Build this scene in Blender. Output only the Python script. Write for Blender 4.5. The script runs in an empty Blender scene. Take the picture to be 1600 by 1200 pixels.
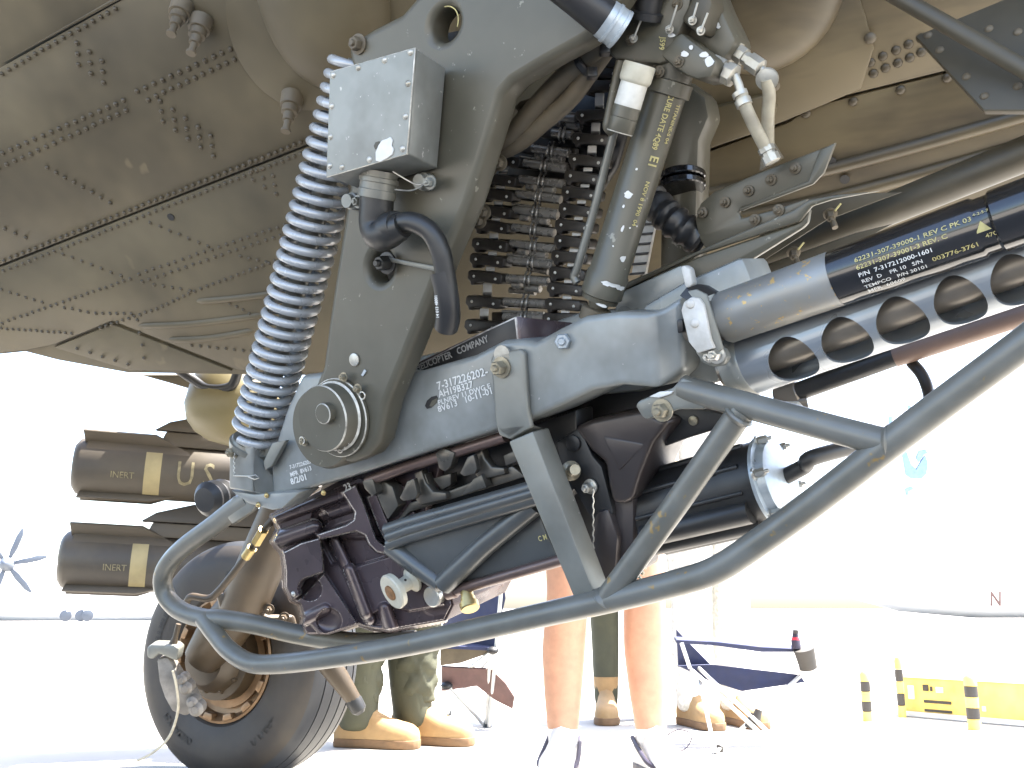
import bpy, bmesh, math, random
from mathutils import Vector, Matrix
random.seed(7)
SC = bpy.context.scene
COL = SC.collection
rad = math.radians

# ------------------------------------------------------------------ camera
F = 1555.0; CAMZ = 0.466; PITCH = math.atan(350 / F)
cam_d = bpy.data.cameras.new('camera'); cam = bpy.data.objects.new('camera', cam_d); COL.objects.link(cam)
cam.location = (0, 0, CAMZ); cam.rotation_euler = (math.pi / 2 + PITCH, 0, 0)
cam_d.sensor_width = 36; cam_d.lens = 36 * F / 1600; cam_d.clip_start = 0.05; cam_d.clip_end = 2000
SC.camera = cam
# ------------------------------------------------------------------ world, sun, exposure
SUN_EL, SUN_AZ = 66, 72          # azimuth clockwise from +Y (the view direction)
wd = bpy.data.worlds.new('World'); SC.world = wd; wd.use_nodes = True
nt = wd.node_tree; nt.nodes.clear()
sky = nt.nodes.new('ShaderNodeTexSky'); sky.sky_type = 'NISHITA'; sky.sun_disc = False
sky.sun_elevation = rad(SUN_EL); sky.sun_rotation = rad(SUN_AZ); sky.dust_density = 3.0; sky.air_density = 1.0; sky.ozone_density = 0.6
bgn = nt.nodes.new('ShaderNodeBackground'); bgn.inputs['Strength'].default_value = 0.15
outn = nt.nodes.new('ShaderNodeOutputWorld')
nt.links.new(sky.outputs[0], bgn.inputs[0]); nt.links.new(bgn.outputs[0], outn.inputs[0])
sl = bpy.data.lights.new('sun', 'SUN'); sl.energy = 5.0; sl.angle = rad(0.5); sl.color = (1, 0.95, 0.87)
so = bpy.data.objects.new('sun', sl); COL.objects.link(so); so.location = (6, 3, 8)
sd = Vector((math.sin(rad(SUN_AZ)) * math.cos(rad(SUN_EL)), math.cos(rad(SUN_AZ)) * math.cos(rad(SUN_EL)), math.sin(rad(SUN_EL))))
so.rotation_euler = sd.to_track_quat('Z', 'Y').to_euler()
SC.view_settings.view_transform = 'Standard'; SC.view_settings.look = 'None'
SC.view_settings.exposure = 2.8; SC.view_settings.gamma = 1; SC.view_settings.use_curve_mapping = False
SC.cycles.max_bounces = 6; SC.cycles.diffuse_bounces = 4; SC.cycles.glossy_bounces = 3; SC.cycles.caustics_reflective = False

# ------------------------------------------------------------------ placing helpers
CAM = Vector((0, 0, CAMZ)); RT = Vector((1, 0, 0))
FW = Vector((0, math.cos(PITCH), math.sin(PITCH))); UP = Vector((0, -math.sin(PITCH), math.cos(PITCH)))
Z = Vector((0, 0, 1))
def ray(x, y): return FW + RT * ((x - 800) / F) + UP * ((600 - y) / F)
def W(x, y, d): return CAM + ray(x, y) * d
def on_ground(x, y, z=0.0):
    r = ray(x, y); return CAM + r * ((z - CAMZ) / r.z)
class Plane:
    def __init__(s, a, b, c):
        s.o = a; s.n = (b - a).cross(c - a).normalized()
        if s.n.dot(CAM - a) < 0: s.n = -s.n
    def at(s, x, y, t=0.0):
        r = ray(x, y); return CAM + r * ((t - s.n.dot(CAM - s.o)) / s.n.dot(r))
    def px(s, x, y, t=0.0): return (s.at(x, y, t) - CAM).dot(FW) / F      # metres per pixel there
def gd(x, y): return 1 / (.690 + .00027 * (x - 1140) - .00005 * (y - 600))
G = Plane(W(400, 700, gd(400, 700)), W(1200, 300, gd(1200, 300)), W(1000, 1000, gd(1000, 1000)))   # side plane of the gun
g = G.at; GN = G.n
B = Plane(W(0, 0, 2.1), W(0, 550, 2.75), W(1600, 0, 1.6))              # the belly
b = B.at; BN = B.n

# ------------------------------------------------------------------ materials
MATS = {}
def mat(name, col, rough=.5, metal=0., var=.18, scale=9., dirt=None, dirt_amt=.0, chip=None, chip_amt=0., chip_scale=40., bump=0., bscale=220., coat=0., streak=None):
    m = bpy.data.materials.new(name); m.use_nodes = True; n = m.node_tree.nodes; L = m.node_tree.links
    bs = n['Principled BSDF']; geo = n.new('ShaderNodeNewGeometry')
    def noise(sc, det=3, rg=.6, vec=None):
        t = n.new('ShaderNodeTexNoise'); t.inputs['Scale'].default_value = sc; t.inputs['Detail'].default_value = det; t.inputs['Roughness'].default_value = rg
        L.new(vec or geo.outputs['Position'], t.inputs['Vector']); return t.outputs['Fac']
    def ramp(fac, a, b_):
        r = n.new('ShaderNodeMapRange'); r.inputs['From Min'].default_value = a; r.inputs['From Max'].default_value = b_; L.new(fac, r.inputs['Value']); return r.outputs[0]
    def mix(fac, a, b_):
        x = n.new('ShaderNodeMix'); x.data_type = 'RGBA'; L.new(fac, x.inputs[0])
        for sock, v in ((x.inputs[6], a), (x.inputs[7], b_)):
            if isinstance(v, tuple): sock.default_value = (*v, 1)
            else: L.new(v, sock)
        return x.outputs[2]
    def mul(fac, k):
        q = n.new('ShaderNodeMath'); q.operation = 'MULTIPLY'; L.new(fac, q.inputs[0]); q.inputs[1].default_value = k; return q.outputs[0]
    lo = tuple(c * (1 - var) for c in col); hi = tuple(min(1, c * (1 + var)) for c in col)
    n1 = noise(scale); c = mix(ramp(n1, .3, .7), lo, hi)
    if dirt_amt:
        mp = n.new('ShaderNodeMapping'); L.new(geo.outputs['Position'], mp.inputs['Vector']); mp.inputs['Location'].default_value = (3, 7, 1)
        if streak: mp.inputs['Scale'].default_value = streak
        c = mix(mul(ramp(noise(scale * .7, 4, .65, mp.outputs[0]), .42, .72), dirt_amt), c, dirt or (.05, .045, .035))
    rr = mul(ramp(n1, .2, .8), .22)
    ra = n.new('ShaderNodeMath'); ra.operation = 'ADD'; L.new(rr, ra.inputs[0]); ra.inputs[1].default_value = max(0, rough - .11)
    if chip_amt:
        f = ramp(noise(chip_scale, 3, .7), 1 - chip_amt - .02, 1 - chip_amt + .02)
        c = mix(f, c, chip or (.7, .68, .62))
    L.new(c, bs.inputs['Base Color']); L.new(ra.outputs[0], bs.inputs['Roughness']); bs.inputs['Metallic'].default_value = metal
    bs.inputs['Coat Weight'].default_value = coat
    if bump:
        bp = n.new('ShaderNodeBump'); bp.inputs['Strength'].default_value = bump; bp.inputs['Distance'].default_value = .001
        L.new(noise(bscale, 1), bp.inputs['Height']); L.new(bp.outputs[0], bs.inputs['Normal'])
    MATS[name] = m; return m
mat('belly', (.090, .073, .042), .58, 0, .22, 2.6, (.030, .023, .011), .95, chip=(.10, .08, .045), chip_amt=.32, chip_scale=7)
mat('belly_right', (.10, .079, .044), .42, 0, .22, 3.4, (.032, .024, .014), .95, streak=(1, 1, 5))
mat('rivet', (.045, .034, .018), .5, 0, .1, 5, bump=0)
mat('olive', (.082, .076, .056), .38, 0, .12, 6, (.048, .043, .03), .5, chip=(.2, .19, .15), chip_amt=.31, chip_scale=45)
mat('olive_dark', (.055, .048, .033), .5, 0, .2, 8, (.03, .027, .02), .6)
mat('dusty', (.105, .086, .058), .6, 0, .25, 14, (.06, .05, .035), .6)
mat('cradle', (.232, .245, .238), .34, .15, .14, 8, (.095, .088, .07), .6, chip=(.4, .39, .36), chip_amt=.285, chip_scale=80)
mat('guard', (.138, .137, .122), .36, .1, .14, 9, (.07, .06, .036), .5, chip=(.24, .16, .06), chip_amt=.33, chip_scale=24)
mat('bracket', (.165, .166, .147), .36, .15, .14, 9, (.08, .072, .055), .55, chip=(.4, .39, .35), chip_amt=.285, chip_scale=70)
mat('spring', (.345, .36, .375), .27, .25, .06, 20)
mat('box', (.21, .219, .206), .36, .2, .14, 9, (.085, .082, .072), .65, chip=(.42, .41, .38), chip_amt=.30, chip_scale=60)
mat('steel', (.55, .54, .50), .35, .85, .15, 30, (.2, .18, .14), .5)
mat('silver', (.42, .41, .37), .38, .5, .2, 30, (.24, .21, .15), .6)
mat('bolt', (.30, .27, .20), .4, .6, .2, 60, (.12, .10, .07), .5)
mat('bolt_grey', (.34, .38, .41), .35, .4, .15, 50)
mat('brass', (.42, .32, .14), .35, .8, .15, 40)
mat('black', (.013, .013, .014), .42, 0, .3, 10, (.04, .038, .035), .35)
mat('black_gloss', (.006, .006, .007), .16, 0, .2, 10, bump=0, coat=.5)
mat('rubber', (.014, .014, .014), .42, 0, .2, 12, (.045, .042, .036), .35)
mat('anodized', (.074, .054, .059), .29, .35, .18, 9, (.03, .024, .025), .5, chip=(.35, .32, .30), chip_amt=.265, chip_scale=110)
mat('edge_worn', (.5, .47, .44), .42, .4, .3, 40, (.10, .08, .08), .9)
mat('edge_olive', (.55, .53, .47), .5, .1, .3, 40, (.10, .09, .07), .9)
mat('feeder', (.085, .09, .09), .33, .3, .15, 8, (.06, .055, .05), .5, chip=(.4, .34, .24), chip_amt=.26, chip_scale=50)
mat('finger', (.085, .08, .07), .33, .5, .15, 25, (.06, .05, .04), .5)
mat('rod_brown', (.13, .09, .08), .35, .5, .15, 20)
mat('shroud', (.24, .268, .30), .32, .45, .08, 8, (.13, .12, .10), .35)
mat('tube_grey', (.235, .24, .235), .40, .35, .10, 10, (.30, .22, .10), .35, chip=(.5, .33, .12), chip_amt=.36, chip_scale=60)
mat('yoke', (.045, .037, .036), .36, .3, .15, 9, (.025, .02, .02), .5)
mat('barrel', (.17, .15, .125), .36, .4, .2, 14)
mat('conduit', (.19, .125, .095), .5, .1, .12, 14)
mat('print_white', (.6, .6, .58), .6, 0, .1, 40, bump=0)
mat('print_yellow', (.40, .35, .15), .6, 0, .2, 60, bump=0)
mat('print_grey', (.32, .31, .29), .5, .2, .2, 60, bump=0)
mat('plastic_white', (.5, .49, .46), .5, 0, .15, 30, (.25, .22, .18), .5)
mat('spool', (.45, .43, .35), .42, 0, .08, 30, (.3, .26, .19), .4)
mat('rust', (.22, .11, .045), .7, .2, .4, 80)
mat('chain_black', (.026, .023, .020), .45, 0, .3, 30, (.06, .05, .04), .35)
mat('chain_steel', (.31, .295, .27), .28, .5, .12, 40)
mat('white_metal', (.55, .54, .50), .4, 0, .08, 30, (.3, .28, .22), .6, chip=(.12, .115, .095), chip_amt=.27, chip_scale=60)
mat('tyre', (.022, .018, .015), .58, 0, .2, 8, (.06, .045, .028), .55)
mat('tyre_print', (.012, .011, .01), .6, 0, .2, 8, bump=0)
mat('tread', (.018, .02, .024), .5, 0, .2, 8, (.04, .04, .04), .4)
mat('rim', (.24, .145, .075), .38, .5, .25, 12, (.12, .07, .035), .6)
mat('gear', (.062, .043, .024), .45, .1, .25, 9, (.03, .022, .014), .6)
mat('caliper', (.22, .20, .175), .55, .1, .25, 25, (.08, .07, .06), .6)
mat('rope', (.45, .40, .30), .8, 0, .2, 60)
mat('missile', (.040, .032, .023), .55, 0, .15, 5, (.10, .08, .05), .5)
mat('missile_panel', (.062, .048, .031), .55, 0, .15, 6, (.06, .05, .035), .4)
mat('missile_print', (.17, .145, .08), .6, 0, .4, 60)
mat('yellow_band', (.27, .22, .11), .55, 0, .15, 15)
mat('fairing', (.14, .115, .052), .5, 0, .1, 5)
mat('flight_suit', (.06, .062, .038), .8, 0, .2, 14, (.05, .052, .035), .5, bump=.5, bscale=400)
mat('tan_boot', (.36, .235, .11), .75, 0, .12, 18, (.25, .15, .07), .4, bump=.4, bscale=500)
mat('boot_sole', (.17, .10, .05), .7, 0, .2, 25)
mat('skin', (.50, .27, .17), .5, 0, .12, 25, (.42, .2, .13), .4, bump=.2, bscale=300)
mat('sock', (.8, .79, .76), .8, 0, .05, 40, bump=.5, bscale=500)
mat('sneaker', (.7, .69, .66), .6, 0, .08, 30)
mat('sneaker_dark', (.03, .025, .045), .5, 0, .2, 30)
mat('shorts', (.35, .30, .22), .8, 0, .1, 20)
mat('shirt', (.30, .30, .29), .8, 0, .1, 20)
mat('camo', (.72, .70, .65), .85, 0, .25, 70, (.45, .44, .38), .8, bump=.3)  # overexposure put into the colour: cloth lightened to burn out
mat('hair', (.04, .03, .02), .6, 0, .3, 60)
mat('navy', (.02, .028, .075), .75, 0, .2, 20, (.05, .05, .09), .4, bump=.4, bscale=600)
mat('maroon', (.12, .07, .065), .75, 0, .2, 20, bump=.4, bscale=600)
mat('chair_metal', (.6, .6, .58), .35, .6, .1, 20)
mat('barrier_yellow', (.88, .64, .17), .5, 0, .12, 12, (.4, .25, .03), .4)  # yellow lightened so that sun blow-out sits in the colour
mat('barrier_white', (.75, .74, .70), .6, 0, .08, 12)
mat('dark_paint', (.05, .045, .04), .6, 0, .2, 12)
mat('aircraft_white', (.8, .8, .8), .5, 0, .03, 1)
mat('prop_blue', (.075, .088, .11), .5, 0, .15, 5)
mat('emblem_blue', (.16, .26, .42), .5, 0, .2, 8)
mat('concrete', (.34, .325, .295), .85, 0, .08, 1.3, (.25, .235, .21), .4)
mat('hose_tan', (.33, .295, .22), .5, 0, .25, 18, (.12, .10, .07), .7)
mat('cup_red', (.5, .03, .05), .5)

# ------------------------------------------------------------------ object helpers
def wloc(o):
    v = Vector((0, 0, 0))
    while o is not None: v = v + o.location; o = o.parent
    return v
def thing(name, label, cat, loc, group=None):
    o = bpy.data.objects.new(name, None); COL.objects.link(o); o.location = loc; o.empty_display_size = .05
    o['label'] = label; o['category'] = cat
    if group: o['group'] = group
    return o
def tag(o, label, cat, group=None):
    o['label'] = label; o['category'] = cat
    if group: o['group'] = group
    return o
def put(name, me, parent=None, mats=(), label=None, kind=None, smooth=40):
    if len(me.vertices):
        xs = [v.co for v in me.vertices]
        c = Vector([(min(v[i] for v in xs) + max(v[i] for v in xs)) / 2 for i in range(3)])
        me.transform(Matrix.Translation(-c))
    else: c = Vector((0, 0, 0))
    for m in mats: me.materials.append(MATS[m])
    if smooth:
        me.polygons.foreach_set('use_smooth', [True] * len(me.polygons)); me.set_sharp_from_angle(angle=rad(smooth))
    o = bpy.data.objects.new(name, me); COL.objects.link(o)
    o.parent = parent; o.location = c - wloc(parent)
    if label: o['label'] = label
    if kind: o['kind'] = kind
    return o
def part(name, bm, m, parent=None, label=None, kind=None, smooth=40, recalc=True):
    if recalc: bmesh.ops.recalc_face_normals(bm, faces=bm.faces)
    me = bpy.data.meshes.new(name); bm.to_mesh(me); bm.free()
    return put(name, me, parent, m if isinstance(m, (tuple, list)) else (m,), label, kind, smooth)
def new(): return bmesh.new()
def frame(ax):
    ax = ax.normalized(); u = ax.cross(Z if abs(ax.z) < .95 else RT).normalized(); return ax, u, ax.cross(u)
def ring(bm, c, u, v, r, seg, r2=None):
    return [bm.verts.new(c + u * (r * math.cos(2 * math.pi * k / seg)) + v * ((r2 or r) * math.sin(2 * math.pi * k / seg))) for k in range(seg)]
def bridge(bm, A, Bv, mi=0):
    n = len(A); fs = []
    for k in range(n):
        f = bm.faces.new((A[k], A[(k + 1) % n], Bv[(k + 1) % n], Bv[k])); f.material_index = mi; fs.append(f)
    return fs
def lathe(bm, p0, ax, prof, seg=28, mis=None):
    ax, u, v = frame(ax); last = None
    for i, (h, r) in enumerate(prof):
        c = p0 + ax * h
        cur = [bm.verts.new(c)] if r <= 1e-6 else ring(bm, c, u, v, r, seg)
        mi = mis[i - 1] if mis and i else 0
        if last is None:
            if len(cur) > 1: bm.faces.new(cur)
        elif len(last) == 1 and len(cur) > 1:
            for k in range(seg): f = bm.faces.new((last[0], cur[k], cur[(k + 1) % seg])); f.material_index = mi
        elif len(cur) == 1 and len(last) > 1:
            for k in range(seg): f = bm.faces.new((last[k], last[(k + 1) % seg], cur[0])); f.material_index = mi
        elif len(cur) > 1: bridge(bm, last, cur, mi)
        last = cur
    if len(last) > 1: bm.faces.new(last)
    return bm
def cyl(bm, a, c, r0, r1=None, seg=24, ch=.0):
    r1 = r0 if r1 is None else r1; L = (c - a).length; ch = min(ch, L * .3)
    pr = [(0, r0 - ch), (ch, r0), (L - ch, r1), (L, r1 - ch)] if ch else [(0, r0), (L, r1)]
    return lathe(bm, a, c - a, pr, seg)
def smooth_path(pts, n=6):
    P = [pts[0]] + list(pts) + [pts[-1]]; out = []
    for i in range(1, len(P) - 2):
        p0, p1, p2, p3 = P[i - 1:i + 3]
        for k in range(n):
            t = k / n
            out.append(.5 * ((2 * p1) + (p2 - p0) * t + (2 * p0 - 5 * p1 + 4 * p2 - p3) * t * t + (3 * p1 - p0 - 3 * p2 + p3) * t ** 3))
    out.append(P[-2]); return out
def tube(bm, pts, r, seg=14, mi=0, flat=None):
    n = len(pts); R = r if isinstance(r, (list, tuple)) else [r] * n
    if len(R) != n: R = [R[0] + (R[-1] - R[0]) * i / (n - 1) for i in range(n)]
    t0 = (pts[1] - pts[0]).normalized(); _, u, v = frame(t0); last = None
    for i in range(n):
        t = ((pts[min(i + 1, n - 1)] - pts[max(i - 1, 0)])).normalized()
        u = (u - t * u.dot(t)).normalized(); v = t.cross(u)
        cur = ring(bm, pts[i], u, v, R[i], seg)
        if last is None: bm.faces.new(cur).material_index = mi
        else: bridge(bm, last, cur, mi)
        last = cur
    bm.faces.new(last).material_index = mi
    return bm
def bev(bm, faces, w, segs=2, mi=None, ang=25):
    if w <= 0: return
    fs = set(faces); es = set(e for f in faces for e in f.edges)
    es = [e for e in es if len(e.link_faces) == 2 and e.calc_face_angle(0) > rad(ang)]
    r = bmesh.ops.bevel(bm, geom=es, offset=w, segments=segs, profile=.5, affect='EDGES', clamp_overlap=True)
    if mi is not None:
        for f in r['faces']: f.material_index = mi
def prism(bm, pts, vec, w=0., segs=2, mi=None, vecs=None):
    A = [bm.verts.new(p) for p in pts]; C = [bm.verts.new(p + (vecs[i] if vecs else vec)) for i, p in enumerate(pts)]
    fs = [bm.faces.new(A), bm.faces.new(C[::-1])]; n = len(pts)
    fs += [bm.faces.new((A[(i + 1) % n], A[i], C[i], C[(i + 1) % n])) for i in range(n)]
    bmesh.ops.recalc_face_normals(bm, faces=fs)
    bev(bm, fs, w, segs, mi); return bm
def slab(bm, poly, t, th, w=.003, pl=None, segs=2, mi=None):
    pl = pl or G
    return prism(bm, [pl.at(x, y, t) for x, y in poly], -pl.n * th, w, segs, mi)
def hexa(bm, fr, bk, w=.003, segs=2, mi=None):
    A = [bm.verts.new(p) for p in fr]; C = [bm.verts.new(p) for p in bk]; n = len(fr)
    fs = [bm.faces.new(A), bm.faces.new(C[::-1])] + [bm.faces.new((A[(i + 1) % n], A[i], C[i], C[(i + 1) % n])) for i in range(n)]
    bmesh.ops.recalc_face_normals(bm, faces=fs); bev(bm, fs, w, segs, mi); return bm
def strip(bm, tops, bots, th, w=.004, pl=None, segs=2, mi=None, rows=1):
    pl = pl or G; A = [pl.at(*p) for p in tops]; D = [pl.at(*p) for p in bots]; n = len(A); V = -pl.n * th
    a = [bm.verts.new(p) for p in A]; d = [bm.verts.new(p) for p in D]; a2 = [bm.verts.new(p + V) for p in A]; d2 = [bm.verts.new(p + V) for p in D]
    fs = []
    for i in range(n - 1):
        fs += [bm.faces.new(q) for q in ((a[i], a[i + 1], d[i + 1], d[i]), (a2[i + 1], a2[i], d2[i], d2[i + 1]), (a[i + 1], a[i], a2[i], a2[i + 1]), (d[i], d[i + 1], d2[i + 1], d2[i]))]
    fs += [bm.faces.new((a[0], d[0], d2[0], a2[0])), bm.faces.new((d[-1], a[-1], a2[-1], d2[-1]))]
    bmesh.ops.recalc_face_normals(bm, faces=fs); bev(bm, fs, w, segs, mi, 40); return bm
def hexbolt(bm, c, ax, r, h, washer=True):
    ax, u, v = frame(ax)
    if washer: lathe(bm, c - ax * .001, ax, [(0, r * 1.45), (h * .22, r * 1.45), (h * .24, r * 1.2)], 20); c = c + ax * h * .2
    lathe(bm, c, ax, [(0, r), (h * .8, r), (h, r * .85)], 6); lathe(bm, c + ax * h * .9, ax, [(0, r * .5), (h * .35, r * .48), (h * .5, r * .35)], 12)
    return bm
def dome(bm, c, ax, r, h, seg=8):
    lathe(bm, c - ax * h * .3, ax, [(0, r), (h * .5, r * .92), (h * 1.0, r * .6), (h * 1.3, 0)], seg); return bm
def bolts(pl, pts, r, h, m, parent, name='bolt', axis=None):
    for (x, y, t) in pts: part(name, hexbolt(new(), pl.at(x, y, t), axis or pl.n, r, h), m, parent)
def ell(cx, cy, rx, ry, n=28, rot=0):
    c, s = math.cos(rad(rot)), math.sin(rad(rot))
    return [(cx + rx * math.cos(a) * c - ry * math.sin(a) * s, cy + rx * math.cos(a) * s + ry * math.sin(a) * c) for a in [2 * math.pi * k / n for k in range(n)]]
def eval_mesh(o):
    dg = bpy.context.evaluated_depsgraph_get(); dg.update()
    return bpy.data.meshes.new_from_object(o.evaluated_get(dg))
def drop(o):
    d = o.data; bpy.data.objects.remove(o)
    (bpy.data.curves if isinstance(d, bpy.types.Curve) else bpy.data.meshes).remove(d)
def plate(poly, holes, t, th, w, pl=None):
    """plate with through holes and rounded edges, lying in a plane"""
    pl = pl or G; o = pl.at(*poly[0], t); n = pl.n; u = (pl.at(poly[0][0] + 50, poly[0][1], t) - o).normalized(); v = n.cross(u)
    cu = bpy.data.curves.new('tmp', 'CURVE'); cu.dimensions = '2D'; cu.fill_mode = 'BOTH'
    for lp in [poly] + holes:
        sp = cu.splines.new('POLY'); sp.points.add(len(lp) - 1); sp.use_cyclic_u = True
        for k, (x, y) in enumerate(lp):
            p = pl.at(x, y, t) - o; sp.points[k].co = (p.dot(u), p.dot(v), 0, 1)
    cu.extrude = th / 2 - w; cu.bevel_depth = w; cu.bevel_resolution = 3; cu.offset = -w
    ob = bpy.data.objects.new('tmp', cu); COL.objects.link(ob); me = eval_mesh(ob); drop(ob)
    M = Matrix((u, v, n)).transposed().to_4x4(); M.translation = o - n * th / 2
    me.transform(M); me.materials.clear(); return me
def text_mesh(s, bold=0.0, space=1.0):
    cu = bpy.data.curves.new('tmp', 'FONT'); cu.body = s; cu.size = 1; cu.offset = bold; cu.resolution_u = 2; cu.space_character = space
    ob = bpy.data.objects.new('tmp', cu); COL.objects.link(ob); me = eval_mesh(ob); drop(ob); me.materials.clear(); return me
def lettering(s, P0, P1, nrm, m, parent, aspect=1.0, bold=.02, name='lettering', lift=.0015, label=None):
    """flat print: baseline from P0 to P1 on a surface with normal nrm"""
    me = text_mesh(s, bold); w = max(v.co.x for v in me.vertices); u = (P1 - P0); k = u.length / w; u.normalize(); v = nrm.cross(u).normalized()
    for q in me.vertices: q.co = P0 + u * (q.co.x * k) + v * (q.co.y * k * aspect) + nrm * lift
    return put(name, me, parent, (m,), label, smooth=0)
def lettering_round(s, A, ax, r, s0, th0, length, e, f, m, parent, aspect=1., flip=1, bold=.02, name='lettering'):
    """print wrapped round a cylinder; baseline along the axis"""
    me = text_mesh(s, bold); w = max(v.co.x for v in me.vertices); k = length / w
    if r > .06:
        bm = bmesh.new(); bm.from_mesh(me); bmesh.ops.triangulate(bm, faces=bm.faces); bmesh.ops.subdivide_edges(bm, edges=bm.edges, cuts=3, use_grid_fill=True); bm.to_mesh(me); bm.free()
    for q in me.vertices:
        th = th0 + flip * q.co.y * k * aspect / r
        q.co = A + ax * (s0 + q.co.x * k) + (e * math.cos(th) + f * math.sin(th)) * (r + .0012)
    return put(name, me, parent, (m,), smooth=0)
def smooth_blob(bm, c, ax, radii, seg=24, rings=14):
    """ellipsoid with axes ax=(u,v,w)"""
    u, v, w = ax; last = [bm.verts.new(c - w * radii[2])]
    for i in range(1, rings):
        ph = math.pi * i / rings; cur = [bm.verts.new(c + u * radii[0] * math.sin(ph) * math.cos(2 * math.pi * k / seg) + v * radii[1] * math.sin(ph) * math.sin(2 * math.pi * k / seg) - w * radii[2] * math.cos(ph)) for k in range(seg)]
        if len(last) == 1:
            for k in range(seg): bm.faces.new((last[0], cur[(k + 1) % seg], cur[k]))
        else: bridge(bm, last, cur)
        last = cur
    t = bm.verts.new(c + w * radii[2])
    for k in range(seg): bm.faces.new((last[k], last[(k + 1) % seg], t))
    return bm

# ================================================================== GROUND
bm = new(); S = 900
bm.faces.new([bm.verts.new(p) for p in ((-S, -S, 0), (S, -S, 0), (S, S, 0), (-S, S, 0))])
gr = part('ground', bm, 'concrete', smooth=0); gr['kind'] = 'structure'; gr['label'] = 'pale sunlit concrete apron'

# ================================================================== FUSELAGE
fus = thing('helicopter_fuselage', 'olive brown riveted helicopter belly above the gun', 'helicopter', W(300, 300, 2.3))
hull = [(-2600, 1100), (-900, 780), (-200, 575), (0, 553), (40, 549), (90, 562), (200, 582), (470, 586), (800, 592), (1000, 590), (1150, 482), (1600, 332), (2600, 20), (4800, -1200), (4800, -2600), (-3600, -2600)]
bm = new()
prism(bm, [b(x, y, -.012) for x, y in hull], Z * 1.1)  # hull extended out of view, upward and overhead, to block sun and sky
part('hull', bm, 'belly', fus, smooth=0)
def skin(poly, t=0., m='belly', th=.010, w=.002, name='skin_panel'):
    return part(name, slab(new(), poly, t, th, w, B), m, fus)
skin([(-2600, 1500), (0, 100), (183, -6), (560, -260), (1800, -1100), (1800, -2500), (-3500, -2500)])
skin([(-800, 572), (0, 106), (190, 0), (570, -256), (1000, -545), (1000, 22), (700, 140), (490, 222), (0, 414), (-800, 730)], -.002)
skin([(-800, 736), (0, 418), (490, 226), (700, 144), (1000, 26), (1000, 586), (470, 582), (371, 578), (175, 501), (84, 538), (40, 547), (0, 551), (-200, 573), (-800, 780)])
skin([(175, 507), (362, 580), (203, 579), (84, 543)], -.004)
skin([(1004, 22), (1004, -550), (1804, -1090), (1804, -2500), (4700, -2500), (4700, -900), (2200, -90), (1480, 110), (1265, 163), (1230, 188), (1100, 236), (1004, 262)], 0, 'belly_right')
skin([(1004, 266), (1100, 240), (1232, 192), (1268, 167), (1482, 114), (2200, -86), (3400, -420), (3000, -110), (1600, 328), (1150, 478), (1004, 586)], -.003, 'belly_right')
# pressed beads and raised seams on the lower skin
for pts in ([(215, 508), (300, 505), (420, 490)], [(307, 470), (360, 466), (430, 458)], [(262, 530), (330, 527), (400, 515)]):
    bm = new(); tube(bm, smooth_path([b(x, y, -.004) for x, y in pts], 5), [.003, .009, .010, .010, .010, .010, .010, .010, .010, .010, .003], 10); part('pressed_bead', bm, 'belly', fus)
for pts in ([(1110, 300), (1300, 262), (1600, 180), (1800, 120)], [(1110, 345), (1300, 308), (1600, 225), (1800, 160)]):
    bm = new(); tube(bm, smooth_path([b(x, y, -.006) for x, y in pts], 5), .014, 10); part('pressed_bead', bm, 'belly_right', fus)
# rivets: far too many and too small to count
bm = new()
def row(p, q, step, r=.0052, jit=.5):
    if p[0] == 0: p = (-300, p[1] - (q[1] - p[1]) / (q[0] - p[0]) * 300)
    L = math.dist(p, q); n = max(1, int(L / step))
    for k in range(n + 1):
        x = p[0] + (q[0] - p[0]) * k / n + random.uniform(-jit, jit); y = p[1] + (q[1] - p[1]) * k / n + random.uniform(-jit, jit)
        dome(bm, b(x, y, .0002), BN, r * 1.12, .0046)
for p, q in (((0, 241), (193, 157)), ((214, 143), (360, 77)), ((0, 262), (196, 173)), ((231, 156), (366, 93))): row(p, q, 13.5)
for p, q in (((0, 410), (480, 219)), ((0, 426), (490, 232))): row(p, q, 10.5, .0046)
def stag(p, q, step, off):
    L = math.dist(p, q); n = int(L / step); dx, dy = (q[0] - p[0]) / L, (q[1] - p[1]) / L
    for k in range(n):
        for o_, s_ in ((-off, 0), (0, .45), (off, .9)):
            x = p[0] + dx * step * (k + s_) - dy * o_; y = p[1] + dy * step * (k + s_) + dx * o_
            dome(bm, b(x, y, .0002), BN, .0058, .0046)
stag((112, 78), (185, 130), 24, 13); stag((243, 168), (345, 238), 24, 12); stag((385, 262), (455, 305), 21, 11)
for p, q, st in (((73, 262), (172, 317), 16), ((235, 348), (325, 385), 16), ((0, 355), (40, 372), 17), ((98, 397), (189, 431), 14), ((0, 452), (66, 473), 13), ((241, 445), (297, 454), 13), ((376, 401), (430, 412), 12),
                 ((0, 506), (203, 436), 10), ((101, 481), (150, 490), 11), ((150, 490), (205, 490), 11), ((0, 513), (112, 521), 9), ((157, 512), (245, 483), 9), ((245, 483), (304, 455), 9), ((304, 455), (430, 408), 10), ((360, 475), (390, 490), 9),
                 ((0, 100), (-80, 146), 11), ((3, 115), (75, 72), 11), ((75, 72), (180, 14), 12), ((300, 540), (420, 552), 13), ((120, 545), (200, 570), 18), ((215, 500), (225, 560), 16)): row(p, q, st, .0046)
for p, q in (((217, 428), (445, 352)), ((222, 440), (450, 364))): row(p, q, 12, .0046)
for p, q, st in (((1260, 178), (1480, 122), 62), ((1360, 98), (1440, 60), 18), ((1365, 115), (1440, 82), 20), ((1500, 60), (1600, 30), 24), ((1140, 45), (1175, 120), 60), ((1290, 5), (1345, 60), 60), ((1100, 300), (1180, 290), 90)): row(p, q, st, .008)
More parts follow.
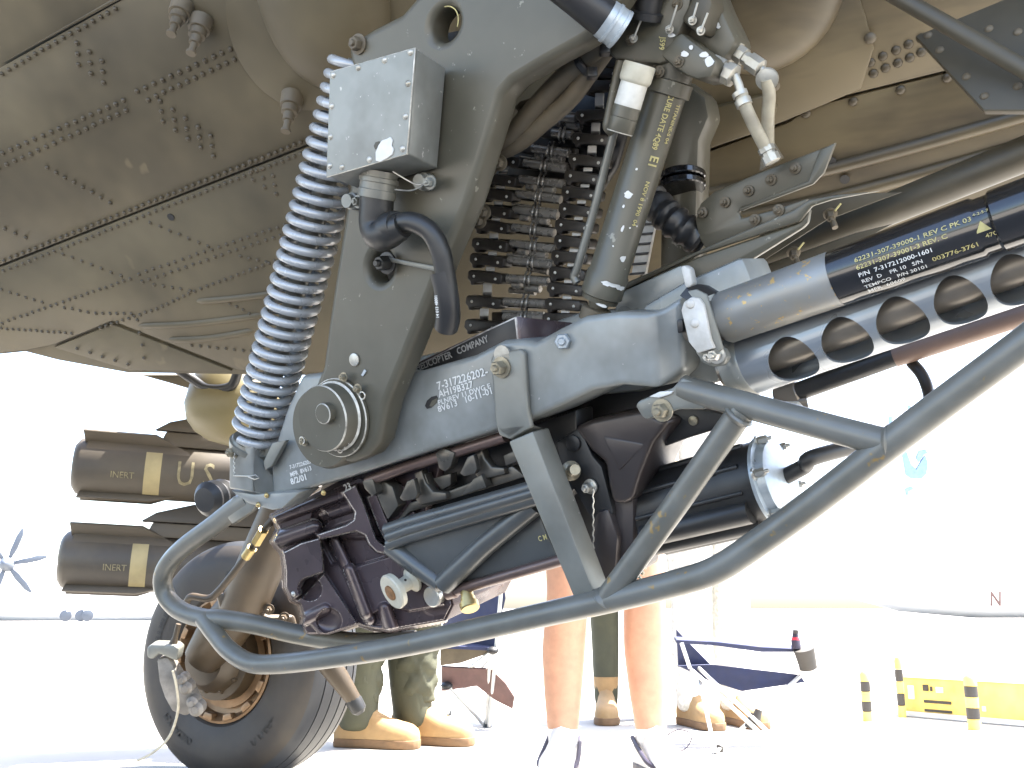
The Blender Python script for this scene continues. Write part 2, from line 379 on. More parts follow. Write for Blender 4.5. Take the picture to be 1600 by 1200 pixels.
part('rivets', bm, 'rivet', fus, kind='stuff')
bm = new()
for x, y in ((267, 339), (463, 119), (1299, 252), (1320, 280), (1098, 302), (1080, 312)): lathe(bm, b(x, y, .0005), BN, [(0, .009), (.0012, .009)], 14)
part('drain_holes', bm, 'black', fus, kind='stuff')
# drain fittings
for (a, c) in (((286, 8), (267, 54)), ((316, 30), (298, 84)), ((458, 148), (446, 206))):
    p = b(*a, 0); q = b(*c, .075); ax = q - p; L = ax.length; bm = new()
    lathe(bm, p, ax, [(0, .024), (L * .32, .022), (L * .33, .017), (L * .5, .017), (L * .52, .012), (L * .7, .011), (L * .71, .007), (L * .93, .007), (L * .94, .010), (L, .010)], 16)
    part('drain_fitting', bm, 'dusty', fus)
# turret ring fairings
part('fairing_flange', slab(new(), ell(475, 20, 122, 155, 40, -12), .006, .006, .002, B), 'belly', fus)
u_ = (b(500, 20) - b(450, 20)).normalized()
part('fairing_bulge', smooth_blob(new(), b(505, -10, 0), (u_, BN.cross(u_), BN), (.135, .19, .085), 36, 20), 'belly', fus)
part('fairing_flange', slab(new(), [(1075, -80), (1330, -40), (1352, 25), (1366, 75), (1345, 140), (1225, 190), (1120, 228), (1075, 236), (1040, 120)], .008, .008, .003, B), 'belly_right', fus)
part('fairing_bulge', smooth_blob(new(), b(1180, -30, 0), (u_, BN.cross(u_), BN), (.15, .16, .06), 36, 16), 'belly_right', fus)
part('patch_panel', slab(new(), [(1110, 170), (1190, 150), (1215, 168), (1205, 200), (1110, 232)], .02, .02, .003, B), 'belly_right', fus)
for x, y in ((1158, 10), (1172, 46), (1360, 60), (1300, 2), (1210, 135)): part('screw', dome(new(), b(x, y, .010), BN, .010, .006, 12), 'dusty', fus)
# bracket plate and rod at the upper right
C1 = Plane(W(1440, 50, 1.52), W(1600, 170, 1.38), W(1650, 0, 1.42))
part('side_plate', slab(new(), [(1430, 56), (1600, -14), (1900, -60), (1900, 172), (1537, 172)], 0, .012, .002, C1), 'olive_dark', fus)
for x, y in ((1450, 55), (1468, 78), (1510, 120), (1538, 150), (1590, 135), (1590, 50), (1545, 45)): part('screw', dome(new(), C1.at(x, y, .0), C1.n, .007, .004, 10), 'dusty', fus)
bm = new(); cyl(bm, W(1350, -35, 1.5), W(1700, 165, 1.32), .0125); part('stay_rod', bm, 'olive_dark', fus)
# long lower tube along the fuselage edge, with its gusset
bm = new(); tube(bm, smooth_path([W(980, 480, 2.0), W(1150, 420, 1.85), W(1300, 362, 1.72), W(1450, 302, 1.6), W(1750, 180, 1.4)], 4), .027, 20); part('edge_tube', bm, 'olive_dark', fus)
C2 = Plane(W(1000, 450, 1.82), W(1300, 310, 1.62), W(1150, 500, 1.75))
part('gusset', slab(new(), [(1000, 500), (1255, 320), (1300, 305), (1410, 300), (1330, 330), (1290, 345), (1080, 480)], 0, .006, .002, C2), 'olive_dark', fus)
part('gusset', slab(new(), [(1060, 480), (1150, 430), (1335, 365), (1395, 350), (1330, 385), (1140, 460)], -.02, .006, .002, C2), 'olive_dark', fus)
for x, y in ((1297, 334), (1240, 394), (1164, 422), (1130, 448)):
    c = C2.at(x, y, .01); bm = new(); hexbolt(bm, c, C2.n + Vector((.3, 0, -.8)), .008, .012); cyl(bm, c, c + Vector((.003, -.01, -.028)), .005); nb = part('bolt', bm, 'dusty', fus)
    bm = new(); tube(bm, [c + Vector((.004, -.012, 0)), c + Vector((.014, -.013, .012))], .0018, 6); part('torque_mark', bm, 'print_yellow', nb)
# olive fairing and gear leg stub behind the missiles
bm = new(); lathe(bm, W(352, 560, 3.0), W(378, 700, 2.98) - W(352, 560, 3.0), [(0, .05), (.02, .085), (.06, .115), (.11, .14), (.16, .142), (.20, .125), (.235, .09), (.255, .05), (.27, .022), (.33, .016), (.40, .02), (.42, .0)], 28); part('wing_fairing', bm, 'fairing', fus)
bm = new(); tube(bm, smooth_path([W(275, 575, 2.9), W(300, 592, 2.9), W(325, 606, 2.88), W(360, 604, 2.86), (W(372, 580, 2.85))], 6), .014, 12); part('hose', bm, 'rubber', fus)
bm = new(); prism(bm, [W(x, y, 3.3) for x, y in ((215, 585), (330, 585), (330, 618), (262, 598))], FW * .3, .01); part('wing_root', bm, 'belly', fus)

# ================================================================== GUN MOUNT FORK
fork = thing('turret_fork', 'olive grey fork arm carrying the gun, with round pivot cap', 'gun mount', g(540, 660, 0))
arm = [(545, 92), (543, 78), (552, 63), (580, 45), (625, 22), (655, -12), (668, -70), (668, -420), (1180, -420), (1160, -300), (990, -40), (935, 48), (905, 68), (850, 98), (800, 128), (782, 148), (776, 170), (750, 255), (731, 318), (700, 388), (664, 480), (634, 556), (604, 628), (596, 660), (590, 690),
       (574, 712), (548, 724), (520, 720), (496, 704), (480, 676), (477, 645), (488, 610), (503, 572), (512, 500), (524, 420), (540, 320), (556, 210), (556, 130)]
fork_arm = put('fork_arm', plate(arm, [ell(694, 38, 20, 29, 28, 24), ell(594, 416, 19, 27, 28, 8)], .07, .055, .013), fork, ('olive',))
rim1 = new(); pts = [g(x, y, .0705) for x, y in ell(694, 38, 20.5, 29.5, 36, 24)]; tube(rim1, pts[24:36], .001, 6); part('hole_rim', rim1, 'print_yellow', fork)
part('web_panel', slab(new(), [(560, 80), (800, 30), (770, 170), (690, 400), (590, 480), (530, 440)], -.02, .01, .002), 'dusty', fork)
part('lug_bolt', hexbolt(new(), g(560, 69, .072), GN, .012, .012), 'dusty', fork)
k = G.px(530, 650, .07)
bm = new(); lathe(bm, g(546, 660, .0), GN, [(0, 66 * k), (.065, 67 * k), (.076, 63 * k)], 48); part('pivot_boss', bm, 'olive', fork)
bm = new(); lathe(bm, g(531, 652, .072), GN, [(0, 62 * k), (.006, 62 * k), (.008, 60.5 * k), (.008, 50 * k)], 48, [0, 1, 0, 0]); part('cap_flange', bm, ('olive', 'edge_olive'), fork)
bm = new(); lathe(bm, g(525, 650, .081), GN, [(0, 54.5 * k), (.003, 55 * k), (.006, 52 * k), (.009, 51 * k), (.033, 51.5 * k), (.036, 50 * k), (.036, 0)], 56, [0, 1, 0, 0, 1, 0, 0]); cap = part('pivot_cap', bm, ('olive', 'edge_olive'), fork)
for aa in range(0, 360, 9):
    pass
bm = new(); lathe(bm, g(513, 645, .117), GN, [(0, 16.5 * k), (.013, 16 * k), (.0145, 14.5 * k), (.0145, 0)], 28, [0, 1, 0]); part('cap_stud', bm, ('olive', 'edge_olive'), cap)
for x, y in ((537, 589), (559, 607), (475, 690), (537, 697)): part('screw', hexbolt(new(), g(x, y, .083), GN, .006, .007), 'bolt', cap)
for x, y in ((534, 698), (541, 692), (531, 702), (566, 618), (472, 688)):
    c = g(x, y, .09); _, u, v = frame(GN); bm = new(); rr = .0065
    tube(bm, [c + (u * math.cos(a) + v * math.sin(a)) * rr for a in [i * math.pi / 6 for i in range(13)]], .0012, 6); part('locking_wire', bm, 'steel', cap)
bm = new(); lathe(bm, g(554, 562, .071), GN, [(0, .0115), (.002, .0115), (.003, .009)], 20); part('inspection_plug', bm, 'silver', fork)
part('tie_mark', slab(new(), [(564, 586), (569, 577), (572, 580), (567, 588)], .0725, .002, 0), 'bolt_grey', fork)
# rear arm of the fork seen past the actuator
R2 = -.24
part('rear_arm', slab(new(), [(1060, 120), (1102, 150), (1108, 182), (1092, 220), (1085, 440), (1028, 452), (1030, 300), (1045, 180)], R2, .06, .012), 'olive', fork)
for yy in (277, 291):
    bm = new(); c = g(1066, yy, R2 + .012); _, u, v = frame(Z); cyl(bm, c - Z * .006 , c + Z * .006, .04, seg=28, ch=.002); part('band_clamp', bm, 'black_gloss', fork)
# ribbed cable boot
bm = new(); pth = smooth_path([g(1018, 312, R2 + .06), g(1040, 335, R2 + .07), g(1068, 358, R2 + .07), g(1095, 375, R2 + .05)], 8); rr = [.024 + .005 * (1 if i % 4 < 2 else 0) for i in range(len(pth))]; tube(bm, pth, rr, 20); part('cable_boot', bm, 'black', fork)
for i in range(7):
    bm = new(); a = g(1010 + i * 2.5, 294 + i, R2 + .06); tube(bm, smooth_path([a, g(1014 + i * 2.5, 306, R2 + .065), g(1022 + i * 2.5, 322 - i, R2 + .07)], 4), .0022, 6); part('wire', bm, ('plastic_white', 'black', 'dusty')[i % 3], fork)
# striped flat cable
part('flat_cable', slab(new(), [(1012, 300), (1032, 306), (1008, 430), (986, 430)], R2 + .03, .008, .001), 'plastic_white', fork)
for i in range(8):
    y = 318 + i * 15.5; x = 1011 - (y - 300) * .21; part('cable_band', slab(new(), [(x - 1, y), (x + 22, y - 2), (x + 21, y + 2), (x - 2, y + 4)], R2 + .033, .012, .0005), 'black', fork)

# ------------------------------------------------------------------ shock spring
spr = thing('coil_spring', 'long blue grey coil spring left of the fork arm', 'spring', g(400, 690, 0))
A0 = g(401, 681, -.012); A1 = g(562, 92, -.012); ax, u, v = frame(A1 - A0); L = (A1 - A0).length; N = 31.5
u = (GN - ax * GN.dot(ax)).normalized(); v = ax.cross(u)
pts = []; rs = []
M = int(N * 26)
for i in range(M + 1):
    th = 2 * math.pi * N * i / M; f = i / M
    h = L * (f if True else f); h = L * (.985 * f + .015 * f * f) if f > .03 else L * f * .80 + L * .0059 * f / .03
    r = .0475 if 10 < i < M - 10 else .046
    pts.append(A0 + ax * h + (u * math.cos(th) + v * math.sin(th)) * r)
bm = new(); tube(bm, pts, .0086, 12); part('coil', bm, 'spring', spr)
bm = new(); lathe(bm, A0 - ax * .035, ax, [(0, .012), (.004, .050), (.016, .052), (.018, .048), (.024, .046), (.026, .02), (L + .03, .02)], 28); part('spring_seat', bm, 'bracket', spr)
part('seat_rib', slab(new(), [(425, 692), (446, 688), (424, 728), (414, 735), (411, 722)], .02, .012, .002), 'bracket', spr)
part('seat_tongue', slab(new(), [(374, 700), (396, 672), (412, 680), (420, 705), (408, 735), (380, 735)], .0, .03, .004), 'bracket', spr)

# ------------------------------------------------------------------ junction box
jb = thing('junction_box', 'grey metal junction box screwed to the fork arm', 'junction box', g(600, 290, .07))
fr = [g(520, 113, .16), g(652, 76, .16), g(639, 241, .16), g(514, 277, .16)]; TH = -GN * .085
vec = g(697, 106, .078) - fr[1]
bm = new(); hexa(bm, fr, [p + vec for p in fr], .003, 2); part('housing', bm, 'box', jb)
nf = (fr[1] - fr[0]).cross(fr[3] - fr[0]).normalized(); nf = nf if nf.dot(CAM - fr[0]) > 0 else -nf
bm = new(); prism(bm, [p + nf * .006 + (p - (fr[0] + fr[2]) / 2) * .012 for p in fr], -nf * .005, .0012, 1, 1); lid = part('lid', bm, ('box', 'edge_olive'), jb)
def onface(u_, v_): return fr[0] * (1 - u_) * (1 - v_) + fr[1] * u_ * (1 - v_) + fr[2] * u_ * v_ + fr[3] * (1 - u_) * v_
for u_, v_ in ((.04, .04), (.35, .035), (.66, .035), (.955, .03), (.955, .32), (.955, .63), (.95, .94), (.55, .95), (.2, .945), (.04, .9), (.035, .62), (.035, .33)): part('screw', dome(new(), onface(u_, v_) + nf * .0065, nf, .0055, .003, 10), 'silver', lid)
lx = (fr[1] - fr[0]).normalized(); ly = (fr[3] - fr[0]).normalized()
bm = new(); pp = [(.63, .90), (.66, .84), (.70, .80), (.75, .80), (.80, .79), (.83, .83), (.82, .88), (.85, .92), (.84, .97), (.78, .99), (.70, 1.01), (.64, .985)]
prism(bm, [onface(*q) + nf * .0085 for q in pp], -nf * .003, .001, 1); part('sealant_patch', bm, 'print_white', jb)
bm = new(); prism(bm, [onface(*q) + nf * .0072 for q in ((.60, .83), (.62, .80), (.66, .80), (.68, .83), (.66, .87), (.62, .87))], -nf * .0012); part('sealant_patch', bm, 'olive_dark', jb)
for (x, y, t) in ((672, 285, .088), (560, 315, .085)):
    bm = new(); lathe(bm, g(x, y, t - .02), GN, [(0, .015), (.018, .015), (.02, .012), (.03, .012)], 18); hexbolt(bm, g(x, y, t + .008), GN, .008, .009); part('mounting_lug', bm, 'box', jb)
c0, c1 = g(594, 268, .115), g(588, 310, .118); ax = (c1 - c0).normalized(); Lc = (c1 - c0).length
bm = new(); lathe(bm, c0, ax, [(0, .030), (.01, .030), (.011, .0325), (.018, .0325), (.019, .0305), (.03, .0305), (.031, .032), (Lc, .0315)], 28); part('connector_ring', bm, 'bracket', jb)
bm = new(); tube(bm, smooth_path([g(589, 305, .118), g(588, 330, .118), g(588, 352, .118), g(595, 366, .122), g(610, 362, .128), g(630, 352, .13)], 6), [.0285] * 16 + [.0285, .0285, .0285, .028, .028, .027, .027, .0265, .026, .025, .024, .023, .022, .021, .02], 20); part('elbow_boot', bm, 'rubber', jb)
bm = new(); cyl(bm, g(607, 360, .125), g(622, 353, .13), .028, .026, ch=.002); part('elbow_collar', bm, 'rubber', jb)
bm = new(); tube(bm, smooth_path([g(622, 350, .128), g(645, 347, .13), g(672, 362, .125), g(688, 392, .12), g(696, 430, .115), g(702, 470, .11), g(704, 495, .10), g(700, 512, .09)], 8), .0165, 16); part('cable', bm, 'rubber', jb)
bm = new(); tube(bm, smooth_path([g(690, 425, .117), g(697, 455, .113), g(700, 480, .11), g(699, 500, .105), g(697, 512, .1)], 8), .0195, 16); part('cable_sleeve', bm, 'black', jb)
lettering('14 013 48001', g(687, 497, .135), g(684, 462, .137), GN, 'print_white', jb, 1.3)
bm = new(); tube(bm, smooth_path([g(614, 268, .12), g(650, 288, .11), g(668, 283, .10), g(645, 297, .11), g(617, 296, .12)], 6), .0012, 6); part('safety_wire', bm, 'steel', jb)
# cable strap with its mount
part('cable_strap', slab(new(), [(604, 408), (606, 402), (690, 418), (690, 426)], .085, .004, .001), 'bracket', jb)
bm = new(); hexbolt(bm, g(606, 411, .08), GN, .013, .02); part('strap_bolt', bm, 'rubber', jb)

# ================================================================== GUN CRADLE
cr = thing('gun_cradle', 'grey steel cradle beam with white stencilled numbers and tubular guard', 'gun cradle', g(900, 990, 0))
tops = [(422, 715, 0), (446, 640, 0), (470, 586, 0), (540, 578, 0), (650, 581, 0), (740, 555, 0), (785, 532, 0), (815, 531, 0), (836, 534, .0), (872, 514, .014), (912, 494, .028), (966, 487, .034), (1018, 488, .030), (1040, 478, .010), (1064, 462, .0)]
bots = [(424, 776, 0), (455, 771, 0), (490, 762, 0), (550, 744, 0), (650, 712, 0), (735, 686, 0), (790, 668, 0), (815, 660, 0), (840, 651, .0), (880, 632, .014), (925, 610, .028), (972, 602, .034), (1025, 606, .030), (1050, 594, .010), (1072, 574, .0)]
bm = new(); strip(bm, tops, bots, .13, .011, segs=4); beam = part('beam', bm, 'cradle', cr, smooth=50)
part('beam_flange', strip(new(), [(640, 560, -.135), (830, 515, -.135), (905, 488, -.135), (1000, 478, -.135), (1068, 440, -.135)], [(640, 700, -.135), (830, 640, -.135), (905, 620, -.135), (1000, 612, -.135), (1068, 560, -.135)], .1, .01), 'cradle', cr)
slot = [(664, 634), (667, 626), (674, 620), (682, 618), (684, 622), (681, 630), (674, 637), (667, 639)]
part('dark_slot_inset', slab(new(), slot, .0008, .004, .0), 'black', cr)  # flat black inset stands for the dark of an uncut slot
part('slot_plug', slab(new(), [(671, 634), (675, 626), (683, 622), (682, 629), (675, 636)], .0018, .003, .0), 'olive', cr)
# rear clevis with its pin
cl = [(357, 764), (358, 702), (364, 691), (376, 686), (390, 690), (395, 700), (395, 770)]
bm = new(); slab(bm, cl, .03, .022, .005, segs=3); part('clevis', bm, 'cradle', cr)
bm = new(); prism(bm, [g(395, 770, .03), g(394, 700, .03), g(384, 688, .03), g(400, 700, .0), g(414, 742, -.01), g(424, 742, .0), g(430, 778, .0)], -GN * .03, .004); part('clevis', bm, 'cradle', cr)
bm = new(); slab(bm, [(370, 700), (396, 700), (405, 735), (405, 772), (370, 768)], -.035, .03, .005); part('clevis', bm, 'cradle', cr)
part('beam_end', slab(new(), [(357, 766), (396, 772), (470, 768), (440, 795), (424, 798), (388, 788)], .022, .06, .006), 'cradle', cr)
part('clevis_pin', hexbolt(new(), g(365, 706, .03), GN, .010, .012), 'bolt', cr)
bm = new(); p = [g(366 + 1.2 * math.sin(i * 1.9), 708 + i * 2.2, .037) for i in range(17)]; tube(bm, p + [g(390, 744, .037), g(400, 742, .04), g(405, 747, .04), g(398, 749, .04), g(388, 745, .038)], .0013, 6); part('locking_wire', bm, 'silver', cr)
for x, y in ((416, 774), (403, 789), (505, 770)): part('screw', dome(new(), g(x, y, .025 if x < 420 else .0) , GN, .006, .004, 10), 'brass', cr)
lettering('7-317226203-3', g(454, 733, 0), g(492, 722, 0), GN, 'print_white', cr, .9, .03)
lettering('MFR  8V613', g(455, 745, 0), g(488, 734, 0), GN, 'print_white', cr, .95, .03)
lettering('8/2/01', g(456, 757, 0), g(480, 749, 0), GN, 'print_white', cr, .85, .03)
for s, x0, y0, x1, y1 in (('7-317226202-', 685, 609, 764, 585), ('AH19B327', 687, 621, 741, 605), ('PLNREV 11 DWG E', 686, 633, 768, 606), ('8V613   10-11-01', 686, 644, 770, 615)):
    lettering(s, g(x0, y0, 0), g(x1, y1, 0), GN, 'print_white', cr, .95 if s[0] in '7A' else .85, .015)
# clamp bracket over the beam and strut down to the guard
bm = new(); slab(bm, [(766, 563), (770, 553), (812, 545), (819, 552), (824, 640), (830, 668), (797, 686), (780, 676), (774, 664)], .012, .012, .004, segs=3); part('clamp_bracket', bm, 'bracket', cr)
bm = new(); prism(bm, [g(829, 662, .012), g(797, 686, .012), g(780, 680, .012), g(776, 668, .012)], g(860, 672, -.05) - g(829, 662, .012), .003); part('clamp_bracket', bm, 'bracket', cr)
part('nut', hexbolt(new(), g(784, 574, .013), GN, .0125, .016), 'bolt', cr)
bm = new(); lathe(bm, g(786, 554, .008), GN, [(0, .016), (.004, .016)], 20); part('shim_washer', bm, 'silver', cr)
bm = new(); hexbolt(bm, g(881, 533, .017), (g(881, 533, .02) - g(890, 531, -.02)), .0135, .014, False); part('bolt', bm, 'bolt_grey', cr)
bm = new(); slab(bm, [(794, 690), (832, 674), (934, 944), (906, 958)], .012, .05, .004, segs=2); part('strut', bm, 'bracket', cr)
part('strut_foot', slab(new(), [(902, 944), (936, 930), (944, 950), (908, 962)], .016, .055, .004), 'bracket', cr)
# tubular guard
T = .012
low = [(318, 966, 0), (336, 990, .005), (358, 1016, .01), (392, 1036, T), (440, 1037, T), (520, 1027, T), (620, 1011, T), (740, 985, T), (865, 957, T), (980, 931, T), (1060, 910, T), (1100, 898, T), (1130, 884, T), (1160, 865, T), (1253, 799, T), (1397, 688, T), (1460, 640, T), (1600, 536, T), (1800, 385, T), (2000, 234, T)]
bm = new(); tube(bm, smooth_path([g(*p) for p in low], 5), .0205, 22); part('guard_rail', bm, 'guard', cr)
loop = [(392, 778, .0), (368, 794, .0), (335, 820, .0), (290, 853, .0), (264, 880, .0), (254, 905, .0), (260, 932, 0), (282, 954, 0), (318, 966, -.005), (350, 968, -.02), (400, 976, -.05), (470, 992, -.10), (560, 1004, -.16), (650, 1000, -.22)]
bm = new(); tube(bm, smooth_path([g(*p) for p in loop], 6), .0215, 22); part('guard_loop', bm, 'guard', cr)
part('guard_lug', slab(new(), [(348, 800), (362, 776), (386, 778), (402, 786), (392, 800), (362, 820)], .018, .02, .005), 'bracket', cr)
up = [(1068, 606, .0), (1095, 614, .004), (1180, 637, .008), (1250, 656, T), (1320, 675, T), (1398, 695, T)]
bm = new(); tube(bm, smooth_path([g(*p) for p in up], 5), .0195, 22); part('guard_brace', bm, 'guard', cr)
bm = new(); tube(bm, [g(1160, 640, .008), g(1055, 790, .010), g(945, 940, T)], .0195, 22); part('guard_brace', bm, 'guard', cr)
for a_, c_ in (((1156, 647), (1150, 655)), ((945, 938), (951, 930)), ((1392, 690), (1380, 690))):
    bm = new(); p = g(*a_, T); q = g(*c_, T); cyl(bm, p, q, .0235, .0205, ch=.003); part('weld_bead', bm, 'guard', cr)
br = [(992, 634), (998, 626), (1050, 606), (1066, 590), (1082, 596), (1110, 624), (1100, 640), (1060, 640), (1010, 656), (1003, 652)]
part('guard_bracket', slab(new(), br, .016, .014, .004), 'bracket', cr)
part('bolt', hexbolt(new(), g(1035, 641, .016), GN, .012, .014), 'bolt', cr)
part('sealant', slab(new(), [(1013, 620), (1030, 612), (1052, 611), (1048, 616), (1030, 622)], .020, .006, .002), 'print_white', cr)
# clamp for the recoil tube
bm = new(); strip(bm, [(1062, 470, .030), (1070, 455, .045), (1088, 452, .05), (1104, 460, .045)], [(1088, 548, .036), (1096, 556, .05), (1112, 554, .05), (1130, 546, .04)], .006, .002); part('tube_clamp', bm, 'bracket', cr)
part('clamp_plate', slab(new(), [(1064, 485), (1068, 472), (1080, 464), (1092, 466), (1099, 476), (1110, 530), (1116, 544), (1090, 552), (1076, 535)], .058, .008, .002), 'plastic_white', cr)
for x, y in ((1078, 475), (1085, 505)): part('screw', dome(new(), g(x, y, .059), GN, .007, .003, 14), 'plastic_white', cr)
bm = new(); pth = [g(1068, 460, .045), g(1076, 448, .035), g(1096, 444, .01), g(1112, 448, -.02), g(1122, 462, -.04)]; strip(bm, [(1062, 462, .052), (1072, 450, .045), (1090, 444, .02), (1104, 446, -.01)], [(1080, 474, .052), (1094, 466, .045), (1116, 458, .02), (1130, 462, -.01)], .008, .002); part('clamp_band', bm, 'black', cr)
part('clamp_ear', slab(new(), [(1084, 548), (1118, 540), (1130, 546), (1136, 560), (1128, 572), (1112, 574), (1096, 566)], .035, .02, .004), 'bracket', cr)
bm = new(); hexbolt(bm, g(1120, 554, .037), GN, .009, .014); hexbolt(bm, g(1109, 557, .037), GN, .006, .012); part('clamp_screw', bm, 'steel', cr)
part('clamp_block', slab(new(), [(1056, 500), (1066, 498), (1068, 518), (1058, 522)], .04, .03, .003), 'black', cr)
part('clamp_pin', slab(new(), [(1063, 418), (1068, 414), (1077, 420), (1082, 444), (1076, 450), (1070, 448)], -.02, .02, .003), 'plastic_white', cr)
part('yoke', slab(new(), [(1000, 480), (1068, 440), (1160, 400), (1180, 450), (1150, 540), (1120, 600), (1060, 600)], -.05, .10, .01), 'cradle', cr)

# ================================================================== CHAIN GUN
gun = thing('chain_gun', 'dark chain gun with purple black receiver and perforated barrel shroud', 'gun', g(700, 985, -.05))
# receiver casting: a solid core with its machined relief as one continuous surface
core = [(424, 806), (434, 826), (424, 846), (440, 864), (444, 890), (444, 918), (454, 938), (468, 945), (474, 966), (470, 978), (478, 992), (512, 992), (560, 976), (585, 984), (607, 986), (640, 980), (675, 974), (697, 970), (709, 946), (700, 915), (640, 870), (700, 690), (560, 735)]
bm = new(); slab(bm, core, -.080, .20, .003, segs=2); rec = part('receiver', bm, 'anodized', gun)
import numpy as np
ST = 1.2; gx = np.arange(416, 716, ST); gy = np.arange(748, 1000, ST); X, Y = np.meshgrid(gx, gy)
def sdf(poly):
    """signed distance to a polygon, negative inside"""
    d = np.full(X.shape, 1e9); s = np.ones(X.shape); n = len(poly)
    for i in range(n):
        ax_, ay_ = poly[i]; bx_, by_ = poly[i - 1]; ex, ey = bx_ - ax_, by_ - ay_; wx, wy = X - ax_, Y - ay_
        k_ = np.clip((wx * ex + wy * ey) / (ex * ex + ey * ey), 0, 1); d = np.minimum(d, (wx - ex * k_) ** 2 + (wy - ey * k_) ** 2)
        c1_, c2_, c3_ = Y >= ay_, Y < by_, ex * wy > ey * wx
        s = np.where((c1_ & c2_ & c3_) | (~c1_ & ~c2_ & ~c3_), -s, s)
    return s * np.sqrt(d)
def capd(pts):
    d = np.full(X.shape, 1e9)
    for (ax_, ay_), (bx_, by_) in zip(pts[:-1], pts[1:]):
        ex, ey = bx_ - ax_, by_ - ay_; wx, wy = X - ax_, Y - ay_; k_ = np.clip((wx * ex + wy * ey) / (ex * ex + ey * ey), 0, 1); d = np.minimum(d, np.sqrt((wx - ex * k_) ** 2 + (wy - ey * k_) ** 2))
    return d
def sstep(v_): v_ = np.clip(v_, 0, 1); return v_ * v_ * (3 - 2 * v_)
T = np.full(X.shape, -.066)
def level(poly, lv, soft=1.6):
    global T
    w_ = sstep(.5 - sdf(poly) / (2 * soft)); T = T * (1 - w_) + lv * w_
def bulge(pts, r, lv, h_):
    """rounded ridge of half-width r pixels whose foot is at level lv"""
    global T
    d = capd(pts) / r; T = np.maximum(T, lv + h_ * np.sqrt(np.clip(1 - d * d, 0, 1)) - np.where(d < 1, 0, .05))
def scoop(cx, cy, r, dep):
    global T
    d = np.sqrt((X - cx) ** 2 + (Y - cy) ** 2) / r; T = T - dep * np.sqrt(np.clip(1 - d * d, 0, 1))
level([(502, 838), (506, 893), (558, 974), (700, 990), (720, 900), (612, 840), (575, 836)], -.070, 2)
level([(500, 842), (578, 842), (615, 858), (606, 872), (548, 886), (520, 880)], -.078, 3)                       # upper pocket
level([(546, 888), (612, 868), (672, 912), (695, 945), (640, 955), (605, 945), (575, 965)], -.058, 2)            # plate under the spool
bulge([(523, 846), (540, 882)], 10, -.078, .024); bulge([(546, 890), (572, 958)], 11, -.068, .024)
bulge([(574, 958), (578, 968)], 9, -.07, .016); bulge([(600, 950), (612, 985)], 13, -.078, .030)
level([(418, 806), (536, 764), (558, 812), (496, 830), (486, 818), (430, 830)], -.070, 3)
bulge([(424, 812), (536, 772)], 11, -.076, .022); bulge([(505, 806), (552, 790)], 10, -.072, .014)
scoop(500, 810, 14, .012)
bulge([(430, 845), (490, 824)], 14, -.064, .024)
level([(436, 866), (470, 848), (500, 840), (504, 866), (506, 894), (492, 898), (476, 906), (470, 918), (471, 928), (456, 938), (446, 928), (441, 900)], -.036, 1.4)
level([(506, 895), (558, 974), (524, 994), (500, 990), (470, 960), (462, 940), (474, 930)], -.054, 1.4)
bulge([(474, 968), (508, 952)], 11, -.062, .018)
scoop(484, 920, 19, .016); scoop(514, 970, 20, .015)
level([(534, 769), (556, 757), (570, 790), (581, 822), (588, 842), (600, 852), (612, 852), (614, 860), (604, 866), (588, 862), (576, 850), (570, 836), (556, 830), (500, 843), (494, 835), (540, 820), (552, 812), (554, 800)], -.030, 1.3)
level([(572, 776), (588, 770), (606, 815), (616, 852), (604, 850), (590, 824)], -.046, 1.6)
bulge([(676, 945), (705, 940)], 27, -.085, .020)
inside = sdf([(x_ + (555 - x_) * .016, y_ + (880 - y_) * .012) for x_, y_ in core[:20]] + [(660, 850), (640, 760), (560, 745)])
T = np.where(inside > -1.5, T - .035 * np.clip((inside + 1.5) / 1.5, 0, 4), T)
lap = np.zeros(T.shape); lap[1:-1, 1:-1] = (T[:-2, 1:-1] + T[2:, 1:-1] + T[1:-1, :-2] + T[1:-1, 2:]) / 4 - T[1:-1, 1:-1]
ny, nx = T.shape; keep = inside < 6
verts = {}; fl = []; fm = []; vl = []
for j in range(ny - 1):
    for i in range(nx - 1):
        if keep[j, i] and keep[j + 1, i] and keep[j, i + 1] and keep[j + 1, i + 1]:
            q = []
            for a_, c_ in ((j, i), (j, i + 1), (j + 1, i + 1), (j + 1, i)):
                if (a_, c_) not in verts: verts[(a_, c_)] = len(vl); vl.append(tuple(g(float(gx[c_]), float(gy[a_]), float(T[a_, c_]))))
                q.append(verts[(a_, c_)])
            fl.append(q); fm.append(1 if (lap[j, i] < -.0017 and inside[j, i] < -3.5) else 0)
me = bpy.data.meshes.new('receiver_face'); me.from_pydata(vl, [], fl); me.polygons.foreach_set('material_index', fm); me.update()
put('receiver_face', me, gun, ('anodized', 'edge_worn'), smooth=75)
part('screw', dome(new(), g(458, 928, -.035), GN, .006, .004, 12), 'silver', gun)
lettering('23', g(540, 768, -.029), g(550, 764, -.029), GN, 'print_grey', gun, 1.0)
kk = G.px(690, 945)
bm = new(); lathe(bm, g(690, 926, -.08), GN, [(0, 17 * kk), (.03, 17 * kk), (.032, 15 * kk)], 28); part('shaft_washer', bm, 'steel', gun)
for s, x0, y0, x1, y1 in (('HELICOPTER', 652, 580, 708, 558), ('COMPANY', 716, 554, 765, 533)): lettering(s, g(x0, y0, -.035), g(x1, y1, -.035), GN, 'print_grey', gun, 1.1)
